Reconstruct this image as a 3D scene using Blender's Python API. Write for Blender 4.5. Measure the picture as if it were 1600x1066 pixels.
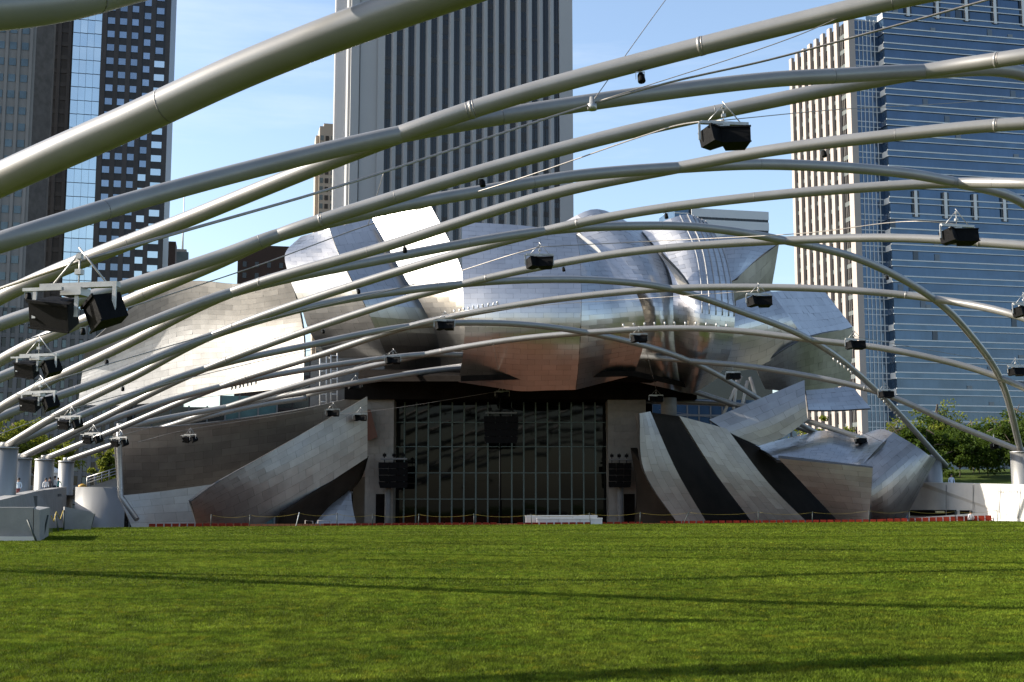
import bpy, bmesh, math, random
import numpy as np
from mathutils import Vector, Matrix
for o in list(bpy.data.objects): bpy.data.objects.remove(o)
scn = bpy.context.scene
COL = scn.collection
RNG = random.Random(11)
# ------------------------------------------------------------------ camera
F, CX, CY, EYE = 2000.0, 800.0, 533.0, 1.66
TILT = math.atan(252 / F)
CT, ST = math.cos(TILT), math.sin(TILT)
cam_d = bpy.data.cameras.new('camera'); cam = bpy.data.objects.new('camera', cam_d); COL.objects.link(cam)
cam.location = (0, 0, EYE); cam.rotation_euler = (math.pi / 2 + TILT, 0, 0)
cam_d.sensor_width = 36; cam_d.lens = F / 1600 * 36; cam_d.clip_start = .1; cam_d.clip_end = 6000
scn.camera = cam
# ------------------------------------------------------------------ sky, sun, exposure
SUN_EL, SUN_FWD = math.radians(28), math.radians(5)     # low evening sun from the left, slightly ahead
SDIR = Vector((-math.cos(SUN_EL) * math.cos(SUN_FWD), math.cos(SUN_EL) * math.sin(SUN_FWD), math.sin(SUN_EL)))
w = bpy.data.worlds.new('World'); scn.world = w; w.use_nodes = True
nt = w.node_tree; bg = nt.nodes['Background']
sky = nt.nodes.new('ShaderNodeTexSky'); sky.sky_type = 'NISHITA'; sky.sun_disc = False
sky.sun_elevation = SUN_EL; sky.sun_rotation = math.atan2(SDIR.x, SDIR.y)
sky.air_density = 1.0; sky.dust_density = 1.3; sky.ozone_density = 1.3
tcw = nt.nodes.new('ShaderNodeTexCoord'); mpw = nt.nodes.new('ShaderNodeMapping'); mpw.inputs['Scale'].default_value = (1.2, 1.2, 9)
nzw = nt.nodes.new('ShaderNodeTexNoise'); nzw.inputs['Scale'].default_value = 2.2; nzw.inputs['Detail'].default_value = 7; nzw.inputs['Roughness'].default_value = .62
rgw = nt.nodes.new('ShaderNodeMapRange'); rgw.inputs[1].default_value = .5; rgw.inputs[2].default_value = .8; rgw.inputs[3].default_value = .02; rgw.inputs[4].default_value = .34
mxw = nt.nodes.new('ShaderNodeMix'); mxw.data_type = 'RGBA'; mxw.inputs[7].default_value = (4.2, 4.5, 4.9, 1)     # thin high cloud veil, same all round
nt.links.new(tcw.outputs['Generated'], mpw.inputs[0]); nt.links.new(mpw.outputs[0], nzw.inputs['Vector']); nt.links.new(nzw.outputs[0], rgw.inputs[0])
nt.links.new(rgw.outputs[0], mxw.inputs[0]); nt.links.new(sky.outputs[0], mxw.inputs[6]); nt.links.new(mxw.outputs[2], bg.inputs[0]) 
bg.inputs[1].default_value = .124
sd = bpy.data.lights.new('sun', 'SUN'); sd.energy = 5.0; sd.angle = math.radians(.55); sd.color = (1, .93, .83)
sun = bpy.data.objects.new('sun', sd); COL.objects.link(sun); sun.rotation_euler = SDIR.to_track_quat('Z', 'Y').to_euler()
sun.location = (-60, 20, 60)
vs = scn.view_settings; vs.view_transform = 'Standard'; vs.look = 'None'; vs.exposure = 1.12; vs.gamma = 1
vs.use_curve_mapping = False
# ------------------------------------------------------------------ helpers
def U(px, py, d):
    """pixel of the 1600 px photograph -> world point whose Y is d"""
    x = (px - CX) / F; z = (CY - py) / F
    y = CT - z * ST; zz = ST + z * CT
    k = d / y
    return Vector((x * k, d, EYE + zz * k))
def proj(p):
    z = p[2] - EYE; yc = p[1] * CT + z * ST
    return CX + F * p[0] / yc, CY - F * (-p[1] * ST + z * CT) / yc
def tag(o, label=None, cat=None, group=None, kind=None):
    if label: o['label'] = label
    if cat: o['category'] = cat
    if group: o['group'] = group
    if kind: o['kind'] = kind
    return o
def empty(name, loc=(0, 0, 0), label=None, cat=None, group=None):
    o = bpy.data.objects.new(name, None); COL.objects.link(o); o.location = loc
    o.empty_display_size = .3
    return tag(o, label, cat, group)
def link(name, me, parent=None, loc=None, rot=None):
    o = bpy.data.objects.new(name, me); COL.objects.link(o)
    if loc is not None: o.location = loc
    if rot is not None: o.rotation_euler = rot
    if parent is not None:
        o.parent = parent
        o.matrix_parent_inverse = Matrix.Identity(4)
    return o
class MB:
    def __init__(s): s.v = []; s.f = []; s.sm = []
    def add(s, vs, fs, smooth=False):
        n = len(s.v); s.v += [tuple(p) for p in vs]
        s.f += [tuple(i + n for i in f) for f in fs]; s.sm += [smooth] * len(fs)
        return s
    def box(s, a, b, M=None):
        (x0, y0, z0), (x1, y1, z1) = a, b
        vs = [Vector(p) for p in ((x0,y0,z0),(x1,y0,z0),(x1,y1,z0),(x0,y1,z0),(x0,y0,z1),(x1,y0,z1),(x1,y1,z1),(x0,y1,z1))]
        if M is not None: vs = [M @ p for p in vs]
        return s.add(vs, [(0,3,2,1),(4,5,6,7),(0,1,5,4),(1,2,6,5),(2,3,7,6),(3,0,4,7)])
    def hexa(s, q):   # 4 front points (loop), 4 back points
        return s.add(q, [(0,1,2,3),(7,6,5,4),(0,4,5,1),(1,5,6,2),(2,6,7,3),(3,7,4,0)])
    def tube(s, pts, r, seg=8, cap=True, smooth=True):
        pts = [Vector(p) for p in pts]; n = len(pts)
        rs = r if isinstance(r, (list, tuple)) else [r] * n
        vs = []; up = None
        for i, p in enumerate(pts):
            t = (pts[min(i + 1, n - 1)] - pts[max(i - 1, 0)])
            if t.length < 1e-9: t = Vector((0, 0, 1))
            t.normalize()
            if up is None: up = Vector((0, 0, 1)) if abs(t.z) < .9 else Vector((1, 0, 0))
            a = t.cross(up).normalized(); b = a.cross(t).normalized(); up = b
            for k in range(seg):
                an = 2 * math.pi * k / seg
                vs.append(p + (a * math.cos(an) + b * math.sin(an)) * rs[i])
        fs = []
        for i in range(n - 1):
            for k in range(seg):
                k2 = (k + 1) % seg
                fs.append((i * seg + k, i * seg + k2, (i + 1) * seg + k2, (i + 1) * seg + k))
        s.add(vs, fs, smooth)
        if cap:
            m = len(s.v) - n * seg
            s.f.append(tuple(m + k for k in range(seg - 1, -1, -1))); s.sm.append(False)
            s.f.append(tuple(m + (n - 1) * seg + k for k in range(seg))); s.sm.append(False)
        return s
    def mesh(s, name, mat):
        me = bpy.data.meshes.new(name); me.from_pydata(s.v, [], s.f)
        me.polygons.foreach_set('use_smooth', s.sm); me.materials.append(mat); me.update()
        return me
    def build(s, name, mat, parent=None, **k): return link(name, s.mesh(name, mat), parent, **k)
NOSCALE = ('white_rail', 'grass_blades', 'lawn_soil', 'dull_red_seat', 'spring_leaves', 'young_leaves')
def M_(name, col, rough=.6, metal=0, var=0, vscale=3, bump=0, bscale=40, spec=.5, stretch=None, col2=None, island=0):
    if metal < .3 and name not in NOSCALE:      # colours scaled down under a raised exposure, to deepen shade and contrast
        col = tuple(c * .68 for c in col); col2 = tuple(c * .68 for c in col2) if col2 else None
    m = bpy.data.materials.new(name); m.use_nodes = True
    t = m.node_tree; b = t.nodes['Principled BSDF']
    b.inputs['Base Color'].default_value = (*col, 1); b.inputs['Roughness'].default_value = rough
    b.inputs['Metallic'].default_value = metal; b.inputs['Specular IOR Level'].default_value = spec
    geo = t.nodes.new('ShaderNodeNewGeometry'); vec = geo.outputs['Position']
    if stretch:
        mp = t.nodes.new('ShaderNodeMapping'); mp.inputs['Scale'].default_value = stretch
        t.links.new(vec, mp.inputs[0]); vec = mp.outputs[0]
    last = None
    if var or col2:
        n = t.nodes.new('ShaderNodeTexNoise'); n.inputs['Scale'].default_value = vscale; n.inputs['Detail'].default_value = 6
        n.inputs['Roughness'].default_value = .6
        t.links.new(vec, n.inputs['Vector'])
        r = t.nodes.new('ShaderNodeMapRange'); r.inputs[1].default_value = .3; r.inputs[2].default_value = .7
        t.links.new(n.outputs[0], r.inputs[0])
        mx = t.nodes.new('ShaderNodeMix'); mx.data_type = 'RGBA'
        t.links.new(r.outputs[0], mx.inputs[0])
        c2 = col2 or tuple(min(1, c * (1 + var)) for c in col); c1 = col if col2 else tuple(c * (1 - var) for c in col)
        mx.inputs[6].default_value = (*c1, 1); mx.inputs[7].default_value = (*c2, 1)
        last = mx.outputs[2]; t.links.new(last, b.inputs['Base Color'])
    if island:
        oi = t.nodes.new('ShaderNodeObjectInfo'); ad = t.nodes.new('ShaderNodeMath'); ad.operation = 'ADD'
        t.links.new(geo.outputs['Random Per Island'], ad.inputs[0]); t.links.new(oi.outputs['Random'], ad.inputs[1])
        fr = t.nodes.new('ShaderNodeMath'); fr.operation = 'FRACT'; t.links.new(ad.outputs[0], fr.inputs[0])
        mr = t.nodes.new('ShaderNodeMapRange'); mr.inputs[3].default_value = 1 - island; mr.inputs[4].default_value = 1 + island
        t.links.new(fr.outputs[0], mr.inputs[0])
        hs = t.nodes.new('ShaderNodeHueSaturation'); t.links.new(mr.outputs[0], hs.inputs['Value'])
        if last is not None: t.links.new(last, hs.inputs['Color'])
        else: hs.inputs['Color'].default_value = (*col, 1)
        t.links.new(hs.outputs[0], b.inputs['Base Color'])
    if bump:
        n2 = t.nodes.new('ShaderNodeTexNoise'); n2.inputs['Scale'].default_value = bscale; n2.inputs['Detail'].default_value = 4
        t.links.new(vec, n2.inputs['Vector'])
        bp = t.nodes.new('ShaderNodeBump'); bp.inputs['Strength'].default_value = bump; bp.inputs['Distance'].default_value = .05
        t.links.new(n2.outputs[0], bp.inputs['Height']); t.links.new(bp.outputs[0], b.inputs['Normal'])
    return m
MAT = dict(
    steel=M_('brushed_steel', (.47, .46, .445), .33, 1, var=.06, vscale=.6, bump=.05, bscale=.9, island=.06),
    steel_muted=M_('shade_muted_steel', (.37, .36, .345), .52, 1, var=.10, vscale=.8, bump=.05, bscale=1.0, island=.10),  # same steel darkened and roughened, imitating shaded reflections and weaker glare
    steel_dk=M_('shell_backing', (.10, .097, .092), .55, .7, var=.2),
    pipe=M_('painted_pipe', (.226, .220, .209), .38, .35, var=.09, vscale=.8, spec=.5),
    pipe_end=M_('worn_pipe_foot', (.47, .45, .42), .5, .0, var=.3, vscale=3),
    cable=M_('steel_cable', (.24, .22, .2), .45, .5, var=.2, vscale=8),
    weld=M_('weld_seam', (.16, .155, .15), .5, .3, var=.2),
    black=M_('black_grille', (.0045, .0045, .005), .6, 0, var=.3, vscale=12, bump=.3, bscale=120, spec=.08),
    galv=M_('galvanised_steel', (.36, .355, .345), .42, .6, var=.15, vscale=6),
    conc=M_('concrete', (.30, .295, .285), .8, 0, var=.14, vscale=1.2, bump=.25, bscale=14),
    conc_w=M_('white_concrete', (.74, .71, .66), .8, 0, var=.07, vscale=.8, bump=.2, bscale=14),
    conc_dk=M_('dark_concrete', (.2, .195, .185), .85, 0, var=.15, vscale=1.0, bump=.2),
    colm=M_('column_steel', (.27, .265, .25), .45, .6, var=.08, vscale=.7, stretch=(1, 1, .2)),
    wallp=M_('proscenium_panel', (.28, .255, .22), .6, 0, var=.12, vscale=1.5, island=.06),
    soffit=M_('shade_toned_soffit', (.014, .0115, .010), .9, 0, var=.3, vscale=1, spec=.02),  # near black: deep shade of canopy, stage and openings put into the colour
    recess=M_('recess_shade_steel', (.036, .028, .021), .8, 0, var=.35, vscale=.35, spec=.06),  # darkened steel: shade between and behind the ribbons put into the colour
    wood=M_('red_wood', (.12, .04, .02), .5, 0, var=.25, vscale=3, stretch=(4, 4, .6)),
    glass=M_('stage_glass', (.004, .005, .005), .03, 0, spec=.16, bump=.05, bscale=.4),
    mull=M_('green_mullion', (.075, .105, .10), .4, .3, var=.1),
    red=M_('red_seat', (.26, .027, .011), .65, 0, var=.2, vscale=6, island=.15, spec=.15),
    paving=M_('paving', (.085, .078, .07), .85, 0, var=.2, vscale=.5, bump=.2),
    rope=M_('yellow_rope', (.45, .32, .05), .8, 0, var=.2, vscale=9),
    stake=M_('green_stake', (.03, .045, .04), .6, 0, var=.2),
    white=M_('white_paint', (.75, .74, .72), .5, 0, var=.08, vscale=3),
    bark=M_('bark', (.09, .07, .05), .9, 0, var=.3, vscale=5, bump=.6, bscale=20),
)
def leafmat(name, c, c2):
    m = M_(name, c, .7, 0, col2=c2, vscale=.5, island=.3, spec=.12)
    t = m.node_tree; b = t.nodes['Principled BSDF']; out = [n for n in t.nodes if n.type == 'OUTPUT_MATERIAL'][0]
    tr = t.nodes.new('ShaderNodeBsdfTranslucent'); tr.inputs[0].default_value = (c2[0] * 1.3, c2[1] * 1.3, c2[2], 1)
    mix = t.nodes.new('ShaderNodeMixShader'); mix.inputs[0].default_value = .35
    t.links.new(b.outputs[0], mix.inputs[1]); t.links.new(tr.outputs[0], mix.inputs[2]); t.links.new(mix.outputs[0], out.inputs[0])
    return m
MAT['leaf'] = leafmat('spring_leaves', (.022, .042, .006), (.05, .078, .010))
MAT['leaf_y'] = leafmat('young_leaves', (.09, .115, .014), (.15, .17, .022))
def grass_mat(name, c, c2, blades):
    m = M_(name, c, .8, 0, col2=c2, vscale=.55, bump=0 if blades else .9, bscale=26, spec=.08, island=.28 if blades else 0, stretch=(.8, 1.0, 1))
    t = m.node_tree; b = t.nodes['Principled BSDF']; src = b.inputs['Base Color'].links[0].from_socket
    geo = [n for n in t.nodes if n.type == 'NEW_GEOMETRY'][0]
    for sc, lo, hi, a, c_ in ((2.6, .40, .62, .65, 1.28), (9.0, .36, .66, .70, 1.25), (.16, .38, .62, .80, 1.16), (30, .36, .64, .72, 1.28)):      # clumps, tufts, broad wear
        n = t.nodes.new('ShaderNodeTexNoise'); n.inputs['Scale'].default_value = sc; n.inputs['Detail'].default_value = 5; t.links.new(geo.outputs['Position'], n.inputs['Vector'])
        r = t.nodes.new('ShaderNodeMapRange'); r.inputs[1].default_value = lo; r.inputs[2].default_value = hi; r.inputs[3].default_value = a; r.inputs[4].default_value = c_; t.links.new(n.outputs[0], r.inputs[0])
        h = t.nodes.new('ShaderNodeHueSaturation'); t.links.new(r.outputs[0], h.inputs['Value']); t.links.new(src, h.inputs['Color']); src = h.outputs[0]
    n = t.nodes.new('ShaderNodeTexNoise'); n.inputs['Scale'].default_value = 3.3; n.inputs['Detail'].default_value = 6; t.links.new(geo.outputs['Position'], n.inputs['Vector'])
    r = t.nodes.new('ShaderNodeMapRange'); r.inputs[1].default_value = .56; r.inputs[2].default_value = .72; r.inputs[4].default_value = .6; t.links.new(n.outputs[0], r.inputs[0])
    mx = t.nodes.new('ShaderNodeMix'); mx.data_type = 'RGBA'; mx.inputs[7].default_value = (c2[0] * 1.7, c2[1] * 1.25, c2[2], 1); t.links.new(r.outputs[0], mx.inputs[0]); t.links.new(src, mx.inputs[6])
    t.links.new(mx.outputs[2], b.inputs['Base Color'])
    if blades:
        out = [n for n in t.nodes if n.type == 'OUTPUT_MATERIAL'][0]; tr = t.nodes.new('ShaderNodeBsdfTranslucent'); t.links.new(mx.outputs[2], tr.inputs[0])
        ms = t.nodes.new('ShaderNodeMixShader'); ms.inputs[0].default_value = .35; t.links.new(b.outputs[0], ms.inputs[1]); t.links.new(tr.outputs[0], ms.inputs[2]); t.links.new(ms.outputs[0], out.inputs[0])
    return m
def catmull(P, n):
    """points through P, n per span"""
    P = [Vector(p) for p in P]; Q = [P[0] * 2 - P[1]] + P + [P[-1] * 2 - P[-2]]; out = []
    for i in range(1, len(Q) - 2):
        p0, p1, p2, p3 = Q[i - 1:i + 3]
        d1 = max((p2 - p1).length, 1e-6) ** .5; d0 = max((p1 - p0).length, 1e-6) ** .5; d2 = max((p3 - p2).length, 1e-6) ** .5
        m1 = ((p1 - p0) / d0 - (p2 - p0) / (d0 + d1) + (p2 - p1) / d1) * d1
        m2 = ((p2 - p1) / d1 - (p3 - p1) / (d1 + d2) + (p3 - p2) / d2) * d1
        for k in range(n):
            t = k / n; t2 = t * t; t3 = t2 * t
            out.append(p1 * (2*t3 - 3*t2 + 1) + m1 * (t3 - 2*t2 + t) + p2 * (-2*t3 + 3*t2) + m2 * (t3 - t2))
    return out + [P[-1]]
# ------------------------------------------------------------------ ground
def lawn_z(x, y): return .004 * x * min(max(y, 0) / 95, 1.3)
EDGE = [(-400, 82), (0, 88), (100, 90), (300, 93), (800, 96), (1100, 98), (1400, 102), (1600, 104), (2000, 106)]
def edge_d(px):
    for (a, da), (b, db) in zip(EDGE, EDGE[1:]):
        if px <= b: return da + (db - da) * (max(px, a) - a) / (b - a)
    return EDGE[-1][1]
def lawn_edge(px):
    d = edge_d(px); x = (px - CX) / F * d * 1.008
    return Vector((x, d, lawn_z(x, d)))
gm = grass_mat('lawn_soil', (.040, .067, .004), (.088, .113, .009), False)
mb = MB(); rows = [-60, -10, 0, 6, 10, 14, 20, 28, 38, 50, 64, 80, 1000]
pxs = list(range(-400, 2001, 60)); grid = []
for r in rows:
    for px in pxs:
        e = lawn_edge(px)
        if r <= 0: p = Vector(((px - 800) * .05, r, 0))
        else:
            d = e.y * min(r / 84, 1) if r < 1000 else e.y
            x = (px - CX) / F * d * 1.008
            k = max(0, 1 - d / 40); x = x * (1 - k) + (px - 800) * .05 * k
            if r == 1000: x = e.x
            p = Vector((x, d, lawn_z(x, d)))
        grid.append(p)
n = len(pxs)
mb.add(grid, [(i * n + j, i * n + j + 1, (i + 1) * n + j + 1, (i + 1) * n + j) for i in range(len(rows) - 1) for j in range(n - 1)], True)
tag(mb.build('lawn', gm), 'mown green lawn in the foreground', None, None, 'structure')
# paved strip at the lawn edge and the sunken seating bowl behind it
mb = MB(); prof = [(0, 0, -.012), (1, 1.2, -.03), (2, 1.25, -.5), (3, 22, -3.1), (4, 60, -3.1)]
pxb = list(range(-400, 2001, 80)); vs = []
for _, dd, z in prof:
    for px in pxb:
        e = lawn_edge(px); q = e.normalized(); vs.append((e.x + q.x * dd, e.y + q.y * dd, (e.z if dd < 2 else 0) + z))
n = len(pxb)
mb.add(vs, [(i * n + j, i * n + j + 1, (i + 1) * n + j + 1, (i + 1) * n + j) for i in range(len(prof) - 1) for j in range(n - 1)])
tag(mb.build('seating_bowl', MAT['paving']), 'paved slope of the sunken seating bowl', None, None, 'structure')
mb = MB().add([(-2500, -300, -3.3), (2500, -300, -3.3), (2500, 5000, -3.3), (-2500, 5000, -3.3)], [(0, 1, 2, 3)])
tag(mb.build('ground', M_('city_ground', (.11, .11, .1), .9, 0, var=.2, vscale=.02)), 'grey city ground', None, None, 'structure')
# grass blades: one mesh of single-triangle blades, thinner on the ground with distance
def grass():
    rs = np.random.RandomState(5); X = []; Y = []; W = []; H = []
    for y0, y1, dens, wd, ht in ((10.5, 17, 4200, .0055, .030), (17, 26, 1900, .008, .034), (26, 42, 650, .012, .038), (42, 66, 220, .018, .042), (66, 103, 70, .028, .045)):
        n = int(.42 * (y1 * y1 - y0 * y0) * dens)
        y = np.sqrt(rs.rand(n) * (y1 * y1 - y0 * y0) + y0 * y0); x = (rs.rand(n) * 2 - 1) * .42 * y
        px = 800 + x / y * F; ed = np.interp(px, [e[0] for e in EDGE], [e[1] for e in EDGE])
        k = y < ed - .2; k &= ~((x < -19) & (y > 57.6) & (px < 78)); k &= ~((px < 90) & (y > 74))
        x = x[k]; y = y[k]
        patch = .75 + .25 * np.sin(x * 1.7 + np.sin(y * .9) * 2) * np.sin(y * 1.3 + x * .4)
        X.append(x); Y.append(y); W.append(wd * (.6 + .8 * rs.rand(len(x)))); H.append(ht * (.5 + .8 * rs.rand(len(x))) * (.7 + .5 * patch))
    x, y, wd, ht = map(np.concatenate, (X, Y, W, H)); n = len(x)
    a = rs.rand(n) * math.pi * 2; lean = ht * (.25 + .75 * rs.rand(n)); la = rs.rand(n) * math.pi * 2
    z = .004 * x * np.minimum(y / 95, 1.3) - .004
    V = np.zeros((n, 3, 3), np.float32)
    V[:, 0] = np.stack([x - np.cos(a) * wd, y - np.sin(a) * wd, z], 1)
    V[:, 1] = np.stack([x + np.cos(a) * wd, y + np.sin(a) * wd, z], 1)
    V[:, 2] = np.stack([x + np.cos(la) * lean, y + np.sin(la) * lean, z + ht], 1)
    me = bpy.data.meshes.new('grass'); me.vertices.add(3 * n); me.vertices.foreach_set('co', V.ravel())
    me.loops.add(3 * n); me.loops.foreach_set('vertex_index', np.arange(3 * n, dtype=np.int32))
    me.polygons.add(n); me.polygons.foreach_set('loop_start', np.arange(0, 3 * n, 3, dtype=np.int32))
    me.polygons.foreach_set('loop_total', np.full(n, 3, np.int32)); me.update()
    me.materials.append(grass_mat('grass_blades', (.056, .095, .006), (.124, .160, .014), True))
    return tag(link('grass', me), 'short green grass blades covering the lawn', 'grass', None, 'stuff')
grass()
# ------------------------------------------------------------------ trellis of crossing pipes
ND = {(1,1):(626,210,34.8),(2,2):(437,367,46.3),(2,1):(1443,112,41.1),(3,3):(363,457,61.3),(3,2):(1060,262,53.6),(4,4):(333,524,77.6),
(4,3):(851,361,68.8),(4,2):(1495,286,61.0),(5,5):(321,576,92.7),(5,4):(722,444,84.5),(5,3):(1226,376,76.6),(6,6):(345,604,105.9),(6,5):(640,510,98.5),
(6,4):(1046,451,91.7),(6,3):(1459,467,85.6),(7,7):(355,636,116.8),(7,6):(664,554,110.8),(7,5):(917,520,105.0),(7,4):(1266,531,99.7),(7,3):(1562,590,95.9),
(8,4):(1372,613,108.6),(8,5):(1077,564,112.1),(8,3):(1595,705,107.0),(9,5):(1226,648,119.9),(9,6):(1150,633,121.6),(9,4):(1478,728,116.4),
(4,5):(8,698,87.7),(5,6):(32,715,101.6),(6,7):(70,717,112.8),(7,8):(104,720,123.6)}
NP = {k: U(*v) for k, v in ND.items()}
NP[0,1] = Vector((-23, 33, 5.2)); NP[1,2] = Vector((-25, 46.5, 5.2)); NP[2,3] = Vector((-27.8, 59.5, 5.3)); NP[-1,0] = Vector((-23, 9.0, 5.2)); NP[-2,-1] = Vector((-22, 1, 5.2)); NP[3,4] = Vector((-31, 73, 5.4))
NP[6,2] = Vector((37.5, 76, 12)); NP[7,2] = Vector((42, 86, 5.3)); NP[5,1] = Vector((31, 55, 12.5)); NP[6,1] = Vector((38, 66, 5.5))
NP[3,1] = Vector((23, 45.5, 14.8)); NP[4,1] = Vector((28, 50, 14.6)); NP[5,2] = Vector((30, 68, 15))
def fill(items):
    out = []
    for it in items:
        if isinstance(it, Vector): out.append(it)
        elif len(it) == 2 and it in NP: out.append(NP[it])
        elif len(it) == 3: out.append(U(*it))
        else: out.append(it)
    for i, it in enumerate(out):
        if not isinstance(it, Vector):
            a = next(q for q in reversed(out[:i]) if isinstance(q, Vector)); b = next(q for q in out[i + 1:] if isinstance(q, Vector))
            t = (it[0] - CX) / F * 1.004; dx, dy = b.x - a.x, b.y - a.y
            s = (a.y * t - a.x) / (dx - dy * t); out[i] = ('v', it, a.y + dy * s)
    return [q if isinstance(q, Vector) else U(q[1][0], q[1][1], q[2]) for q in out]
PIPES = [
 ('A0', .305, [(0,1), (0,281,22.6), (200,192,21.5), (400,101,20.6), (665,1,19.5), (1000,-105,18.2), (1500,-210,16.5)]),
 ('A9x', .25, [(-1,0), Vector((-16, 7.6, 7.6)), Vector((-8, 5.0, 10)), Vector((0, 3, 11.8)), Vector((15, -3, 13.6)), Vector((30, -9, 12))]),
 ('B9x', .25, [(-2,-1), Vector((-10, 5, 8.8)), Vector((0, 9, 11.8)), Vector((12, 14, 14)), Vector((26, 22, 14)), Vector((38, 34, 9))]),
 ('B0', .29, [(-1,0), (0,14,16.5), (250,-36,18.2), (600,-100,21), (1200,-190,27), (1750,-190,36)]),
 ('A1', .25, [(1,2), (0,465), (300,340), (1,1), (800,152,34.0), (1000,97,33), (1200,46,31.6), (1395,0,30.2), (1800,-80,28)]),
 ('B1', .25, [(0,1), (0,379,29), (200,317,31.5), (400,263,33.4), (1,1), (800,179), (1000,149), (1200,125), (1300,119), (2,1), (1600,116,43), (3,1), (5,1), (6,1)]),
 ('A2', .25, [(2,3), (0,564), (200,471), (340,411), (2,2), (600,314), (800,254), (1000,202), (1200,159), (2,1), (1600,88,39), (1900,50,36)]),
 ('B2', .25, [(1,2), (0,507), (200,447), (340,402), (2,2), (600,327), (800,291), (900,275), (3,2), (1200,257), (1400,269), (4,2), (1600,318,64), (6,2), (7,2)]),
 ('A3', .25, [(3,4), (0,638), (200,537), (3,3), (600,386), (800,321), (900,294), (3,2), (1200,236), (1400,211), (1600,193,47), (1900,185,44)]),
 ('B3', .25, [(2,3), (0,590), (150,537), (3,3), (600,405), (4,3), (1000,353), (1100,356), (5,3), (1350,408), (6,3), (1520,528), (7,3), (8,3)]),
 ('A4', .25, [(4,5), (105,640), (210,588), (4,4), (600,431), (4,3), (1000,331), (1200,306), (1400,290), (4,2), (1600,287,58), (1800,295,55)]),
 ('B4', .25, [(3,4), (0,652), (150,598), (4,4), (500,476), (5,4), (850,437), (950,439), (6,4), (1155,486), (7,4), (8,4), (9,4)]),
 ('A5', .25, [(5,6), (160,653), (5,5), (600,477), (5,4), (850,416), (1000,392), (5,3), (1400,372), (1600,384,69), (1800,405,66)]),
 ('B5', .25, [(4,5), (150,640), (5,5), (480,540), (6,5), (780,505), (7,5), (8,5), (9,5), (1275,676,123), (1330,700,125)]),
 ('A6', .25, [(6,7), (170,676), (6,6), (500,555), (6,5), (800,478), (900,464), (6,4), (1200,449), (1330,454), (6,3), (1600,497,81), (1800,585,77)]),
 ('B6', .25, [(5,6), (190,650), (6,6), (500,574), (7,6), (725,555,113.2), (800,557,115), (978,583,119), (9,6), (1275,678,125.5)]),
 ('A7', .25, [(7,8), (175,695), (7,7), (500,592), (7,6), (800,531), (7,5), (1050,513), (1150,517), (7,4), (1400,548), (7,3), (1720,670,93)]),
 ('B7', .25, [(6,7), (193,669), (7,7), (557,598,113), (725,575,118.5), (850,574,121), (980,590,124)]),
 ('A8', .25, [(480,617,123), (600,590,121), (725,572,119), (860,559,116.5), (998,558,114), (8,5), (1200,577), (8,4), (1500,667), (8,3)]),
 ('B8', .25, [(7,8), (275,664,121), (400,634,123.5), (480,622,125)]),
 ('A9', .25, [(1000,627,124.5), (9,6), (9,5), (9,4)]),
]
trellis = empty('pipe_trellis', (0, 60, 0), 'arched lattice of crossing grey steel pipes over the lawn', 'trellis')
trellis['label'] = 'arched lattice of crossing grey steel pipes spanning the lawn'
OFF = Vector((0, 60, 0)); CURVE = {}
def ring(parent, name, p, t, r, w, mat):
    b = MB(); b.tube([p - t * w, p + t * w], r, 20); return b.build(name, mat, parent)
PIPEOBJ = {}
for nm, r, items in PIPES:
    c = catmull(fill(items), 10); CURVE[nm] = c
    b = MB(); b.tube([p - OFF for p in c], r, 20); PIPEOBJ[nm] = b.build('pipe', MAT['pipe'], trellis)
def on_curve(nm, px):
    c = CURVE[nm]; best = None
    for a, b in zip(c, c[1:]):
        xa, xb = proj(a)[0], proj(b)[0]
        if (xa - px) * (xb - px) <= 0 and abs(xb - xa) > 1e-6:
            t = (px - xa) / (xb - xa); return a.lerp(b, t), (b - a).normalized()
    return c[len(c) // 2], (c[1] - c[0]).normalized()
for nm, px in (('A1',738),('A2',502),('A3',407),('A3',1555),('A4',365),('A4',902),('A5',355),('A5',760),('A6',385),('A7',690),('A2',1558),('A6',1415),('A7',1335),('A8',1350),('A1',1095),('A5',1530)):
    p, t = on_curve(nm, px); r = .25
    ring(PIPEOBJ[nm], 'collar', p - OFF, t, r + .008, .05, MAT['pipe']); ring(PIPEOBJ[nm], 'joint_groove', p - OFF + t * .075, t, r + .004, .022, MAT['cable'])
for nm in PIPEOBJ:      # butt welds between pipe lengths
    c = CURVE[nm]; acc = 4.0 + (len(nm) * 3 + ord(nm[-1])) % 5; rr = next(q[1] for q in PIPES if q[0] == nm)
    for a, b_ in zip(c, c[1:]):
        acc -= (b_ - a).length
        if acc < 0:
            ring(PIPEOBJ[nm], 'weld_seam', a - OFF, (b_ - a).normalized(), rr + .003, .014, MAT['weld']); acc = 11.5
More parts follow.
